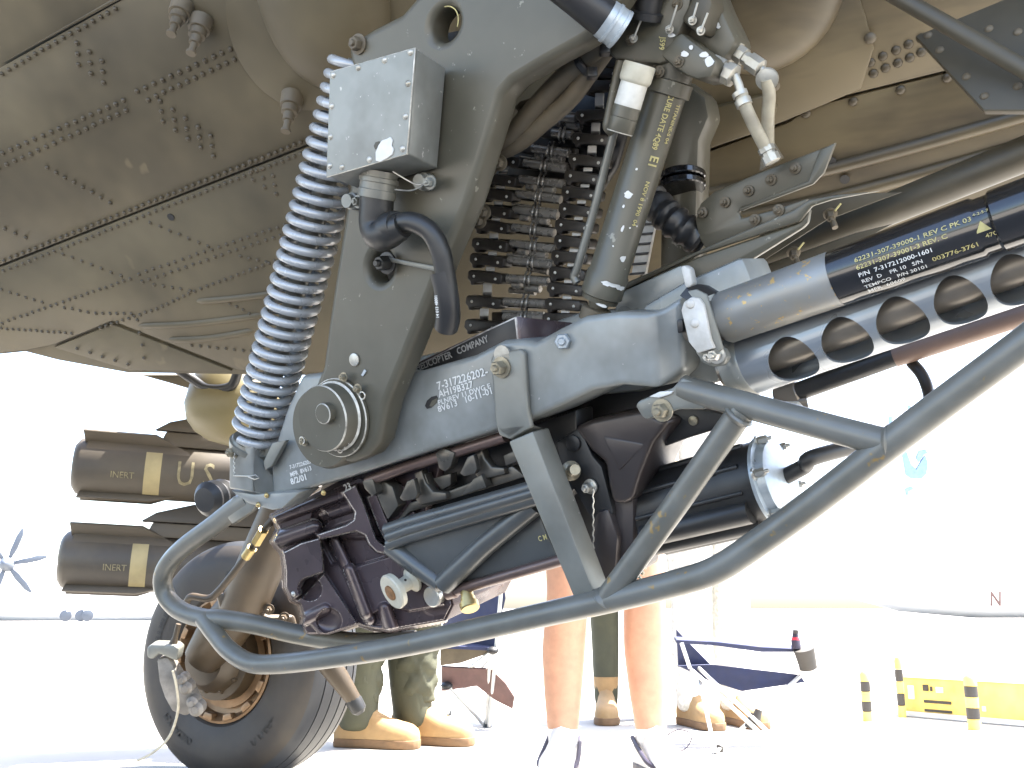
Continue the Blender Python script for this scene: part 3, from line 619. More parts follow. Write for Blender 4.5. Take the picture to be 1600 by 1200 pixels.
# data plate block above the beam
bm = new(); slab(bm, [(640, 600), (648, 572), (700, 545), (760, 515), (806, 494), (813, 560)], -.035, .02, .003, mi=1); part('nameplate_block', bm, ('black', 'edge_worn'), gun)
bm = new(); hexa(bm, [g(806, 493, -.036), g(815, 560, -.036), g(640, 600, -.036), g(652, 566, -.036)], [g(908, 505, -.15), g(915, 560, -.15), g(800, 600, -.15), g(760, 520, -.15)], .004); part('feed_box', bm, 'anodized', gun)
# spool
p0, p1 = g(649, 903, -.06), g(611, 926, -.005); ax = p1 - p0; L = ax.length; q = 1.0
bm = new(); lathe(bm, p0, ax, [(0, .018), (.004, .024), (.010, .0245), (.013, .020), (L * .30, .0150), (L * .55, .0145), (L - .018, .018), (L - .013, .034), (L - .003, .0355), (L, .0335), (L + .001, .016)], 40); sp = part('roller_spool', bm, 'spool', gun)
bm = new(); lathe(bm, p1, ax, [(0, .0155), (.0035, .0150), (.005, .012)], 24); part('axle_end', bm, 'rust', sp)
bm = new(); lathe(bm, g(634, 906, -.016), GN, [(0, .0025), (.002, .0025)], 8); part('grease_hole', bm, 'black', sp)
# feeder: ribbed cover, V panel
part('feeder_panel', slab(new(), [(606, 852), (834, 782), (852, 830), (875, 880), (700, 925), (690, 915)], -.055, .03, .004), 'feeder', gun)
for y0, y1, t, r, nm in ((828, 764, -.020, .0125, 'cover_rib'), (839, 773, -.012, .010, 'cover_rib'), (850, 783, -.020, .0125, 'cover_rib')):
    bm = new(); tube(bm, [g(604 + (y0 - 826) * .2, y0, t), g(640, y0 - 12, t), g(845, y1 - 6, t)], r, 16); part(nm, bm, 'feeder', gun)
part('cover_strip', slab(new(), [(600, 832), (606, 822), (842, 748), (850, 784), (610, 856), (602, 848)], -.016, .03, .004), 'feeder', gun)
for pts in ([(612, 852), (650, 882), (690, 912)], [(694, 912), (760, 850), (838, 788)]):
    bm = new(); tube(bm, [g(x, y, -.036) for x, y in pts], [.021, .020, .018], 20); part('panel_ridge', bm, 'feeder', gun)
bm = new(); prism(bm, [g(612, 855, -.03), g(836, 788, -.03), g(694, 914, -.026)], -GN * .02, .003); part('feeder_panel', bm, 'feeder', gun)
lettering('C M', g(843, 846, -.05), g(856, 842, -.05), GN, 'print_yellow', gun, 1.2)
bm = new(); tube(bm, [g(706, 924, -.05), g(880, 874, -.05)], .0105, 18); cyl(bm, g(698, 926, -.05), g(712, 922, -.05), .014, ch=.002); part('feeder_shaft', bm, 'rod_brown', gun)
bm = new(); lathe(bm, g(729, 925, -.05), g(736, 958, -.03) - g(729, 925, -.05), [(0, .012), (.012, .012), (.0125, .014), (.022, .014), (.023, .018), (.034, .018), (.036, .016)], 24); part('brass_knob', bm, 'brass', gun)
# under-beam shaft, black slab whose colour stands for a dark cavity and feed fingers
part('dark_cavity_backing', slab(new(), [(560, 770), (600, 745), (900, 640), (905, 760), (850, 800), (600, 850)], -.10, .06, .004), 'black', gun)
bm = new(); tube(bm, [g(575, 752, -.032), g(640, 728, -.032), g(700, 710, -.032), g(790, 682, -.032)], .0105, 16); part('feeder_shaft', bm, 'rod_brown', gun)
def finger(name, poly, t, th, w=.003): return part(name, slab(new(), poly, t, th, w * .5, segs=2, mi=0), ('finger', 'edge_worn'), gun)
finger('shaft_yoke', [(680, 708), (693, 700), (710, 708), (704, 728), (695, 737), (686, 732)], -.018, .02)
for dx, dy, s in ((0, 0, 1.), (94, -38, .95)):
    finger('feed_finger', [(x_ * s + (634 + dx), y_ * s + (760 + dy)) for x_, y_ in ((2, -8), (12, -12), (16, 2), (18, 12), (14, 20), (-4, 23), (-10, 18), (-4, 6))], -.022, .012)
    finger('feed_arm', [(x_ * s + (634 + dx), y_ * s + (760 + dy)) for x_, y_ in ((12, -20), (24, -26), (30, -6), (42, 8), (62, 10), (64, 20), (24, 30), (14, 20), (22, 6))], -.045, .02, .005)
finger('feed_pawl', [(584, 762), (600, 752), (612, 760), (622, 790), (606, 812), (596, 792)], -.04, .03)
finger('feed_pawl', [(566, 752), (582, 748), (588, 770), (582, 776), (570, 764)], -.02, .04)
finger('feed_link', [(656, 742), (664, 740), (672, 764), (668, 772), (660, 760)], -.05, .02)
finger('feed_link', [(676, 748), (704, 740), (704, 758), (690, 766)], -.06, .02)
finger('feed_link', [(786, 712), (806, 704), (812, 720), (790, 728)], -.05, .02)
finger('feed_guide', [(720, 775), (740, 748), (752, 742), (760, 762), (740, 768)], -.035, .02)
finger('feed_rail', [(610, 828), (640, 786), (700, 768), (800, 728), (820, 745), (640, 800)], -.058, .02, .004)
# purple yoke casting to the right of the strut
part('link_lever', slab(new(), [(868, 690), (905, 668), (925, 712), (940, 730), (958, 800), (940, 840), (900, 770), (880, 740)], -.075, .02, .003), 'black', gun)
part('yoke_casting', slab(new(), [(895, 668), (925, 655), (1000, 640), (1045, 660), (1020, 692), (1000, 740), (988, 780), (975, 788), (956, 786), (950, 760), (944, 722), (924, 706)], -.065, .14, .012, segs=3), 'yoke', gun)
bm = new(); prism(bm, [g(938, 678, -.0635), g(1012, 692, -.064), g(966, 738, -.061)], -GN * .02, .006); part('yoke_web', bm, 'yoke', gun)
part('yoke_leg', slab(new(), [(956, 780), (990, 775), (990, 900), (940, 915), (930, 900), (955, 850)], -.085, .10, .008), 'yoke', gun)
part('yoke_leg', slab(new(), [(930, 800), (950, 795), (965, 840), (960, 910), (925, 905), (918, 860)], -.07, .05, .006), 'yoke', gun)
bm = new(); lathe(bm, g(890, 736, -.07), g(902, 733, -.03) - g(890, 736, -.07), [(0, .013), (.008, .017), (.014, .017), (.018, .010), (.03, .009), (.042, .009)], 20); part('pivot_bolt', bm, 'bolt', gun)
bm = new(); hexbolt(bm, g(923, 760, -.07), GN, .009, .016); part('bolt', bm, 'steel', gun)
bm = new(); tube(bm, [g(927 + 1.0 * math.sin(i * 1.7), 764 + i * 4, -.045) for i in range(30)], .0014, 6); part('locking_wire', bm, 'steel', gun)
bm = new(); lathe(bm, g(896, 692, -.073), GN, [(0, .014), (.003, .014), (.004, .012)], 20); part('pivot_plug', bm, 'black', gun)
# drive motor
m0, m1 = g(985, 806, -.16), g(1203, 752, -.16); ax = (m1 - m0).normalized(); Lm = (m1 - m0).length; _, eu, ev = frame(ax)
rm = 66 * G.px(1150, 765, -.16)
eu = CAM - (m0 + m1) / 2; eu = (eu - ax * eu.dot(ax)).normalized(); ev = ax.cross(eu); ev = ev if ev.z > 0 else -ev
bm = new(); lathe(bm, m0, ax, [(0, rm * .85), (.03, rm * .9), (.035, rm * .97), (Lm - .06, rm * .97), (Lm - .055, rm), (Lm, rm)], 48); mot = part('drive_motor', bm, 'black', gun)
for aa, rr in ((70, .006), (30, .005), (-6, .004), (-34, .020), (-64, .014), (-92, .012), (-140, .012), (140, .012)):
    d = eu * math.cos(rad(aa)) + ev * math.sin(rad(aa)); bm = new(); tube(bm, [m0 + ax * .05 + d * rm * .98, m0 + ax * (Lm - .02) + d * rm * .98], rr, 12); part('motor_rib', bm, 'black', mot)
bm = new(); lathe(bm, m1, ax, [(0, rm * 1.08), (.006, rm * 1.08), (.007, rm * .95), (.02, rm * .9), (.03, rm * .6), (.03, 0)], 48); cap2 = part('motor_end_cap', bm, 'bolt_grey', gun)
for aa in range(0, 360, 60):
    d = eu * math.cos(rad(aa + 14)) + ev * math.sin(rad(aa + 14)); part('cap_screw', hexbolt(new(), m1 + ax * .006 + d * rm * .99, ax, .007, .016), 'steel', cap2)
bm = new(); tube(bm, smooth_path([m1 + ax * .02, m1 + ax * .06 + Z * .01, W(1270, 715, 1.55), W(1360, 690, 1.6), W(1440, 660, 1.7)], 6), .013, 14); part('motor_cable', bm, 'rubber', gun)
part('dark_gap_backing', slab(new(), [(800, 640), (870, 600), (1000, 570), (1080, 600), (1075, 672), (1020, 700), (1000, 790), (985, 890), (930, 905), (900, 800), (850, 760)], -.20, .10, .008), 'black', gun)  # black backing slab added to fill the gaps under the beam with dark
part('motor_saddle', slab(new(), [(1000, 640), (1075, 635), (1150, 650), (1130, 668), (1070, 686), (1000, 712)], -.12, .08, .006), 'black', gun)
bm = new(); lathe(bm, g(1084, 657, -.119), GN, [(0, .008), (.004, .008), (.005, .005)], 14); part('screw', bm, 'bolt', gun)
# small hanging shackle below the yoke
for i in range(5):
    c = g(1002 - i * 3, 880 + i * 9, -.08); _, u, v = frame(Vector((1, .3 * (i % 2), .8))); bm = new(); tube(bm, [c + (u * math.cos(a) * .006 + v * math.sin(a) * .011) for a in [j * math.pi / 6 for j in range(13)]], .002, 6); part('shackle_link', bm, 'bolt', gun)
# barrel shroud: tube with through holes
s0, s1 = g(1158, 572, -.06), g(2050, 251, -.06); ax = (s1 - s0).normalized(); Ls = (s1 - s0).length
rs = 53 * G.px(1300, 530, -.06)
nrm = (GN - ax * GN.dot(ax)).normalized(); dn = ax.cross(nrm); dn = dn if dn.z < 0 else -dn
def seg_tube(bm, a, ax, L, ro, ri, seg=48):
    lathe_pts = [(0, ri), (0, ro), (L, ro), (L, ri)]; ax_, u, v = frame(ax); R_ = [ring(bm, a + ax_ * h, u, v, r, seg) for h, r in lathe_pts]
    for i in range(4): bridge(bm, R_[i], R_[(i + 1) % 4])
    bmesh.ops.recalc_face_normals(bm, faces=bm.faces); return bm
bm = new(); seg_tube(bm, s0, ax, Ls, rs, rs - .0045); me = bpy.data.meshes.new('t'); bm.to_mesh(me); bm.free(); ob = bpy.data.objects.new('t', me); COL.objects.link(ob)
cdir = (nrm * .86 + dn * .52).normalized()
hp = [(1253, 560), (1335, 530), (1420, 500), (1508, 468), (1596, 436), (1690, 402), (1790, 366)]
def station(x, y):
    """station along the barrel axis of the point seen at a pixel"""
    r_ = ray(x, y); w0 = CAM - s0; A_ = r_.dot(r_); B_ = r_.dot(ax); return (A_ * ax.dot(w0) - B_ * r_.dot(w0)) / (A_ - B_ * B_)
tts = [station(*p) for p in hp]; cuts = []
for i, tt in enumerate(tts):
    sp_ = min(abs(tt - q) for j, q in enumerate(tts) if j != i); ra_h = .435 * sp_; c = s0 + ax * tt; v = cdir.cross(ax); bm = new()
    R1_ = ring(bm, c - cdir * .12, ax, v, ra_h, 36, .0375); R2_ = ring(bm, c + cdir * .12, ax, v, ra_h, 36, .0375); bridge(bm, R1_, R2_); bm.faces.new(R1_[::-1]); bm.faces.new(R2_)
    bmesh.ops.recalc_face_normals(bm, faces=bm.faces); m2 = bpy.data.meshes.new('c'); bm.to_mesh(m2); bm.free(); oc = bpy.data.objects.new('c', m2); COL.objects.link(oc); cuts.append(oc)
    md = ob.modifiers.new('b', 'BOOLEAN'); md.operation = 'DIFFERENCE'; md.object = oc; md.solver = 'EXACT'
me2 = eval_mesh(ob); drop(ob)
for oc in cuts: drop(oc)
put('barrel_shroud', me2, gun, ('shroud',), smooth=30)
bm = new(); lathe(bm, s0 - ax * .02, ax, [(0, rs * .8), (.004, rs * .98), (.02, rs * 1.0), (.022, rs * 1.03), (.034, rs * 1.03), (.036, rs)], 48); part('shroud_collar', bm, 'cradle', gun)
bm = new(); cyl(bm, s0 - ax * .03, s1, .026, .024, 28); part('barrel', bm, 'barrel', gun)
# recoil tube above the shroud: grey sleeve and black section with its print
t0, t1 = g(1128, 498, .0), g(1900, 225, .0); ax = (t1 - t0).normalized(); _, u, v = frame(ax)
rt = 42.5 * G.px(1200, 470, .0)
def stat(x, y):
    r_ = ray(x, y); w0 = CAM - t0; B_ = r_.dot(ax); A_ = r_.dot(r_); return (A_ * ax.dot(w0) - B_ * r_.dot(w0)) / (A_ - B_ * B_)
sA, sB, sC, sD = stat(1308, 434), stat(1529, 356), stat(1560, 345), (t1 - t0).length
bm = new(); lathe(bm, t0, ax, [(0, rt * .70), (.002, rt * .93), (.006, rt), (sA, rt), (sA, rt * .9)], 56); part('recoil_sleeve', bm, 'tube_grey', gun)
bm = new(); lathe(bm, t0 - ax * .06, ax, [(0, rt * .4), (.012, rt * .62), (.03, rt * .62), (.032, rt * .8), (.05, rt * .8), (.052, rt * .66), (.07, rt * .66)], 32); part('sleeve_end', bm, 'barrel', gun)
bm = new(); lathe(bm, t0 + ax * sA, ax, [(0, rt * .9), (.0005, rt * 1.012), (sB - sA, rt * 1.02), (sB - sA + .004, rt * .94), (sC - sA - .004, rt * .94), (sC - sA, rt * 1.03), (sD - sA, rt * 1.04)], 56); rb = part('recoil_tube', bm, 'black_gloss', gun)
e = (CAM - (t0 + ax * .2)); e = (e - ax * e.dot(ax)).normalized(); f = ax.cross(e); f = f if f.z > 0 else -f
px = G.px(1420, 400, 0)
for s, x, y, ln, th in (('62231-307-39000-1 REV C PK 03', 1344, 398, 150, .40), ('62231-307-39001-3 REV. C', 1347, 407, 118, .15), ('P/N  7-317212000-1601', 1350, 417, 96, -.10), ('REV  D    PR 10   S/N', 1354, 426, 80, -.33), ('003776-3761', 1463, 396, 56, -.42), ('TEMPCO   P/N 30101', 1357, 435, 82, -.56), ('MFR  60609', 1361, 443, 50, -.78)):
    lettering_round(s, t0, ax, rt * 1.02, stat(x, y), th - .12, ln * px * 1.18, e, f, 'print_white' if s[0] in 'PRTM' else 'print_yellow', rb, .78, 1, .012)
for s, x, y, ln, th in (('4-2-5-70', 1530, 345, 26, .42), ('470', 1548, 370, 16, -.40)): lettering_round(s, t0, ax, rt * .95, stat(x, y), th, ln * px, e, f, 'print_yellow', rb, .8, 1, .01)
bm = new(); ss = stat(1540, 350)
def cp(s_, th): return t0 + ax * s_ + (e * math.cos(th) + f * math.sin(th)) * (rt * .94 + .0015)
tri = [(-.008, -.16), (.010, -.16), (.001, .20)]
bm.faces.new([bm.verts.new(cp(ss + a_, t_)) for a_, t_ in tri]); part('warning_mark', bm, 'print_yellow', rb, smooth=0)
# lower conduit
bm = new(); tube(bm, [W(1225, 620, 1.62), W(1400, 556, 1.52)], .0155, 18); part('conduit_sleeve', bm, 'rubber', gun)
bm = new(); tube(bm, [W(1398, 556, 1.52), W(1600, 490, 1.42), W(2000, 358, 1.22)], .0175, 18); part('conduit', bm, 'conduit', gun)
bm = new(); tube(bm, smooth_path([W(1424, 566, 1.52), W(1440, 585, 1.5), W(1450, 610, 1.48), W(1453, 640, 1.45), W(1445, 670, 1.47)], 6), .009, 12); part('conduit_tail', bm, 'rubber', gun)
bm = new(); cyl(bm, W(1215, 625, 1.63), W(1250, 612, 1.61), .022, ch=.003); cyl(bm, W(1200, 640, 1.62), W(1262, 628, 1.6), .012); part('conduit_clamp', bm, 'barrel', gun)
part('conduit_lug', slab(new(), [(1215, 635), (1222, 628), (1245, 628), (1262, 645), (1240, 650)], -.10, .01, .003), 'plastic_white', gun)

# ================================================================== AMMUNITION CHAIN
ch = thing('ammunition_chain', 'black linkless ammunition feed chain hanging behind the fork arm', 'ammunition chain', g(800, 500, -.27))
CT = -.17
P = lambda x, y: (700 + x / 3, 120 + y / 3)
def carrier(x0, y0, x1, y1, flip=1):
    """one plastic carrier between its two rivets (pixel centres)"""
    dx, dy = x1 - x0, y1 - y0; L = math.hypot(dx, dy); ux, uy = dx / L, dy / L; vx, vy = -uy, ux
    def q(a_, b_): return (x0 + ux * a_ + vx * b_, y0 + uy * a_ + vy * b_)
    e_ = 10; h_ = 9
    sh = [q(-e_ + 3, -h_), q(L + e_ - 3, -h_), q(L + e_, -h_ + 3), q(L + e_, h_ - 4), q(L + e_ - 4, h_ - 1), q(L * .5, h_ - 2), q(4, h_), q(2, h_ + 5), q(-4, h_ + 5), q(-5, h_), q(-e_, h_ - 4), q(-e_, -h_ + 3)]
    c = part('carrier', slab(new(), sh, CT + .012, .03, .0022), 'chain_black', ch)
    for (x, y) in ((x0, y0), (x1, y1)): part('carrier_rivet', dome(new(), g(x, y, CT + .0125), GN, .0030, .0022, 8), 'white_metal', c)
    return c
left = [(195, 384, 305, 400), (177, 475, 287, 492), (165, 545, 273, 562), (161, 625, 263, 642), (148, 695, 250, 712), (139, 782, 245, 798), (129, 855, 232, 871), (120, 935, 221, 948), (111, 1053, 211, 1065), (105, 1165, 205, 1178)]
right = [(690, -70, 795, -66), (668, -20, 775, -15), (648, 43, 763, 40), (628, 180, 742, 176), (609, 288, 721, 298), (592, 386, 704, 403), (573, 464, 682, 482), (559, 540, 669, 557), (546, 620, 657, 637), (529, 694, 640, 710), (524, 769, 632, 784), (511, 841, 622, 855), (501, 918, 610, 932), (491, 992, 600, 1006), (480, 1066, 588, 1076), (470, 1135, 574, 1137)]
for a_ in left + right: carrier(*P(a_[0], a_[1]), *P(a_[2], a_[3]))
def pad(x, y, w=38, h=36):
    a_, c_ = P(x, y); w /= 3; h /= 3
    bm = new(); hexa(bm, [g(a_, c_, CT + .006), g(a_ + w, c_, CT + .006), g(a_ + w * .95, c_ + h * .6, CT + .01), g(a_ - w * .05, c_ + h * .6, CT + .01)], [g(a_, c_, CT - .02), g(a_ + w, c_, CT - .02), g(a_ + w * .95, c_ + h, CT - .02), g(a_ - w * .05, c_ + h, CT - .02)], .0015)
    part('spacer_pad', bm, 'plastic_white', ch)
for x, y, h in ((240, 425, 30), (226, 508, 26), (216, 582, 28), (205, 658, 26), (195, 732, 40), (188, 818, 30), (178, 888, 36), (165, 965, 75), (150, 1085, 60), (690, 75, 95), (672, 215, 65), (655, 322, 55), (636, 425, 30), (622, 503, 26), (606, 578, 28), (592, 655, 26), (582, 730, 26), (570, 805, 28), (560, 872, 28), (545, 950, 28), (538, 1025, 28), (530, 1090, 28)): pad(x, y, 42, h)
rows = [(530, 190, 600, 196), (490, 262, 585, 272), (395, 335, 570, 358), (345, 402, 560, 432), (335, 480, 545, 502), (322, 548, 530, 575), (308, 622, 515, 650), (305, 705, 500, 732), (295, 780, 510, 808), (285, 858, 495, 884), (278, 945, 470, 960), (265, 1055, 460, 1066), (262, 1125, 450, 1130)]
for i, (x0, y0, x1, y1) in enumerate(rows):
    a_, c_ = P(x0, y0), P(x1, y1)
    bm = new(); cyl(bm, g(*a_, CT - .005), g(*c_, CT - .005), .0078, seg=12, ch=.001); part('link_rod', bm, 'chain_steel', ch)
    mx, my = (x0 + x1) / 2, (y0 + y1) / 2
    part('link_body', slab(new(), [P(x0 - 60, y0 - 22), P(x1 + 30, y1 - 24), P(x1 + 30, y1 + 26), P(x0 - 60, y0 + 24)], CT - .022, .012, .003), 'chain_black', ch)
    if i % 2 == 0:
        bm = new(); q0, q1 = P(mx - 10, my + 34), P(mx + 60, my + 42); cyl(bm, g(*q0, CT - .012), g(*q1, CT - .012), .0078, seg=14, ch=.0015)
        q0, q1 = P(mx - 70, my + 20), P(mx - 30, my + 26); cyl(bm, g(*q0, CT - .012), g(*q1, CT - .012), .0078, seg=14, ch=.0015); part('link_pin', bm, 'chain_steel', ch)
    for off in (-12, 8):
        if y0 < 250: continue
        bm = new(); pth = [g(*P(mx + off + 8, my - 40), CT - .012), g(*P(mx + off - 2, my - 15), CT + .006), g(*P(mx + off - 6, my + 12), CT + .008), g(*P(mx + off - 2, my + 40), CT - .012)]
        tube(bm, smooth_path(pth, 5), .0022, 8); part('link_hook', bm, 'chain_steel', ch)
    if i % 3: continue
    bm = new(); tube(bm, [g(*P(x0 - 8, y0 - 26), CT - .01), g(*P((x0 + x1) / 2, (y0 + y1) / 2 - 24), CT - .008), g(*P(x1, y1 - 22), CT - .01)], .0026, 8); part('link_wire', bm, 'chain_steel', ch)
for x0, y0, x1, y1 in ((330, 640, 420, 650), (310, 820, 400, 826), (290, 1000, 410, 1010), (420, 700, 480, 705), (390, 900, 470, 915)):
    bm = new(); cyl(bm, g(*P(x0, y0), CT - .03), g(*P(x1, y1), CT - .03), .006, seg=10); part('link_roller', bm, 'chain_steel', ch)
# dark backing plate added behind the upper rows
cht = part('dark_chain_backing', slab(new(), [(745, 285), (790, 215), (900, 130), (960, 60), (1000, 120), (960, 260), (935, 300), (860, 285)], CT - .045, .02, .004), 'black', ch)
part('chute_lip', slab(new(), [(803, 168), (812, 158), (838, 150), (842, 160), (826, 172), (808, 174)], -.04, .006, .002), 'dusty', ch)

# ================================================================== CABLE LOOM
lo = thing('cable_loom', 'dusty taped cable bundle with zip ties below the fork arm edge', 'cable', g(860, 180, -.05))
for i, (pts, r) in enumerate((([(948, 62), (925, 85), (885, 118), (840, 165), (805, 205), (780, 222)], .017), ([(945, 80), (918, 118), (890, 155), (850, 190), (812, 222), (778, 238)], .015), ([(935, 70), (900, 100), (860, 140), (825, 180), (785, 215)], .009))):
    bm = new(); tube(bm, smooth_path([g(x, y, -.035 - .01 * i) for x, y in pts], 8), r, 16); part('cable', bm, 'dusty', lo)
for x, y, a_ in ((925, 58, -50), (905, 95, -50)):
    c = g(x + 8, y + 4, -.035); axd = (g(x - 30, y + 25, -.035) - g(x, y, -.035)).normalized(); bm = new(); cyl(bm, c - axd * .006, c + axd * .006, .024, seg=20, ch=.002); tie = part('zip_tie', bm, 'black', lo)
    bm = new(); q = g(x + 20, y + 20, -.01); hexa(bm, [q + Vector(v_) * .008 for v_ in ((-1, -1, -1), (1, -1, -1), (1, -1, 1), (-1, -1, 1))], [q + Vector(v_) * .008 for v_ in ((-1, 1, -1), (1, 1, -1), (1, 1, 1), (-1, 1, 1))], .002); part('tie_head', bm, 'black', tie)
for i, (x, y) in enumerate(((782, 255), (768, 262), (757, 332), (750, 345))):
    part('edge_bolt', hexbolt(new(), g(x, y, -.01), GN, .009, .01), 'dusty', lo)

# ================================================================== HYDRAULIC ACTUATOR
hy = thing('hydraulic_actuator', 'olive hydraulic elevation cylinder with valve block and white canister', 'hydraulic cylinder', g(935, 485, -.06))
HT = -.06
h0, h1 = g(933, 482, HT), g(1050, 118, HT); ax = h1 - h0; L = ax.length; ax.normalize(); kh = G.px(990, 300, HT); rh = 31 * kh
bm = new(); lathe(bm, h0, ax, [(-.005, rh * .3), (.0, rh * .5), (.012, rh * .55), (.014, rh * .95), (.022, rh * .98), (.024, rh * 1.10), (.060, rh * 1.10), (.063, rh * 1.02), (L - .03, rh * .98), (L - .028, rh * 1.16), (L - .008, rh * 1.16), (L - .006, rh), (L + .02, rh)], 48); cy = part('cylinder_body', bm, 'olive', hy)
bm = new(); lathe(bm, h0 - ax * .045, ax, [(0, rh * .35), (.01, rh * .62), (.022, rh * .62), (.024, rh * .8), (.045, rh * .8), (.047, rh * .6)], 32); part('rod_gland', bm, 'dusty', hy)
e = (CAM - (h0 + ax * L * .5)); e = (e - ax * e.dot(ax)).normalized(); f = ax.cross(e)
# paint losses (shaped patches of primer on the cylinder)
def cpatch(bm, s_, th, a_, c_, n=14, rr=rh * .995):
    ring_ = []
    for k in range(n):
        al = 2 * math.pi * k / n; q = random.uniform(.7, 1.15); hh = s_ + math.sin(al) * c_ * q; tt = th + math.cos(al) * a_ * q / rr
        ring_.append(bm.verts.new(h0 + ax * hh + (e * math.cos(tt) + f * math.sin(tt)) * (rr + .0016)))
    bm.faces.new(ring_)
bm = new()
def hs(x, y):
    r_ = ray(x, y); w0 = CAM - h0; B_ = r_.dot(ax); A_ = r_.dot(r_); return (A_ * ax.dot(w0) - B_ * r_.dot(w0)) / (A_ - B_ * B_)
def hth(x, y, s_):
    """angle round the cylinder seen at a pixel"""
    c = h0 + ax * s_; pp = W(x, y, (c - CAM).dot(FW)) - c; q = max(-.98, min(.98, pp.dot(f) / rh)); return math.asin(q)
for x, y, a_, c_ in ((983, 301, .007, .006), (976, 319, .002, .003), (974, 353, .002, .006), (974, 400, .005, .006), (996, 262, .002, .002), (960, 380, .0015, .0015), (985, 352, .0015, .0015), (995, 350, .0015, .0015), (960, 440, .012, .003), (950, 437, .009, .004), (942, 470, .01, .003), (968, 445, .01, .004)):
    s_ = hs(x, y); cpatch(bm, s_, hth(x, y, s_), a_, c_, rr=rh * (1.10 if s_ < .062 else 1.0))
part('paint_chips', bm, 'print_white', cy, kind='stuff', smooth=0, recalc=False)
for s, p, q, asp in (('CURE DATE 4Q89', (1046, 145), (1022, 232), 1.1), ('TITANINE-S 04', (1057, 162), (1034, 222), 1.0), ('E1', (1018, 240), (1014, 256), 1.0), ('NOV 8 1990  04', (1010, 280), (992, 350), .9)):
    sa, sb = hs(*p), hs(*q); th = hth(*p, sa)
    me = text_mesh(s, .02); w_ = max(v_.co.x for v_ in me.vertices); k_ = abs(sb - sa) / w_; sg = 1 if sb > sa else -1
    for v_ in me.vertices:
        tt = th + (v_.co.y * k_ * asp / rh) * (1 if f.dot(RT) > 0 else -1); v_.co = h0 + ax * (sa + sg * v_.co.x * k_) + (e * math.cos(tt) + f * math.sin(tt)) * (rh * 1.005 + .0012)
    put('lettering', me, cy, ('print_yellow',), smooth=0)
# valve block
vb = part('valve_block', slab(new(), [(948, 68), (958, 38), (985, 28), (1000, -10), (1010, -60), (1090, -60), (1075, 20), (1062, 48), (1045, 95), (1030, 100), (985, 96), (960, 92), (950, 82)], -.02, .09, .006), 'olive', hy)
part('valve_body', slab(new(), [(1028, 84), (1062, 48), (1090, 70), (1122, 94), (1110, 122), (1088, 124), (1072, 118), (1050, 104)], -.012, .07, .008, mi=None), 'olive', hy)
part('valve_body', slab(new(), [(1065, 30), (1100, -50), (1125, 10), (1150, 62), (1140, 80), (1128, 96), (1100, 75), (1072, 58)], -.05, .07, .008), 'olive', hy)
part('valve_cover', slab(new(), [(1064, 30), (1084, -10), (1108, -16), (1112, 6), (1100, 48), (1092, 54), (1074, 40)], -.012, .05, .005), 'olive_dark', hy)
for pts in (((1082, 32), (1090, 4)), ((1095, 48), (1106, 20)), ((990, 60), (1002, 30)), ((1046, 46), (1058, 8))):
    bm = new(); tube(bm, [g(*pts[0], .0), g(*pts[1], .0)], .0016, 8); a_ = part('lock_pin', bm, 'silver', hy)
    part('pin_head', hexbolt(new(), g(*pts[0], -.004), GN, .0045, .006), 'silver', a_)
for x, y, t in ((1022, 20, -.018), (1058, 6, -.018), (1030, 112, -.02), (1060, 96, -.01), (985, 62, -.018)): part('screw', hexbolt(new(), g(x, y, t), GN, .006, .006), 'dusty', hy)
bm = new()
for x, y, w_, h_ in ((1049, 55, 6, 4), (1070, 84, 7, 4.5), (1080, 74, 3.5, 3.5), (1100, 86, 8, 5), (1108, 96, 7, 8), (1117, 38, 8, 5), (1122, 42, 4, 3)):
    bm.faces.new([bm.verts.new(g(x + w_ * math.cos(a_) * random.uniform(.7, 1.2), y + h_ * math.sin(a_) * random.uniform(.7, 1.2), -.0105 if x < 1115 else -.048)) for a_ in [k * math.pi / 5 for k in range(10)]])
part('paint_chips', bm, 'print_white', vb, kind='stuff', smooth=0)
lettering('J599', g(1033, 58, -.018), g(1030, 78, -.018), GN, 'print_yellow', hy, 1.2)
# canister
c0, c1 = g(1000, 100, .01), g(968, 208, .01); ax2 = c1 - c0; Lc = ax2.length; kc = G.px(985, 150, .01)
bm = new(); lathe(bm, c0, ax2, [(0, 24 * kc), (.002, 25.5 * kc), (Lc * .22, 25.5 * kc), (Lc * .26, 24 * kc), (Lc * .28, 21.5 * kc)], 36); part('canister_cap', bm, 'spool', hy)
bm = new(); lathe(bm, c0 + ax2 * .27, ax2, [(0, 21.5 * kc), (Lc * .34, 21.5 * kc)], 36); part('canister', bm, 'white_metal', hy)
bm = new(); lathe(bm, c0 + ax2 * .61, ax2, [(0, 21.7 * kc), (Lc * .16, 21.7 * kc), (Lc * .165, 21 * kc), (Lc * .17, 21.7 * kc), (Lc * .37, 21.7 * kc), (Lc * .385, 20.5 * kc)], 36, [0, 0, 0, 0, 1]); part('canister_base', bm, ('olive', 'edge_olive'), hy)
# feed pipe
bm = new(); tube(bm, smooth_path([g(970, 95, -.02), g(962, 130, -.02), g(952, 180, -.02), g(949, 198, -.02), g(956, 206, -.03)], 5), .0075, 12); part('feed_pipe', bm, 'olive', hy)
bm = new(); tube(bm, smooth_path([g(962, 196, -.05), g(945, 262, -.05), g(925, 340, -.05), g(902, 418, -.05), g(897, 432, -.05), g(902, 442, -.05)], 6), .0068, 12); part('feed_pipe', bm, 'bracket', hy)
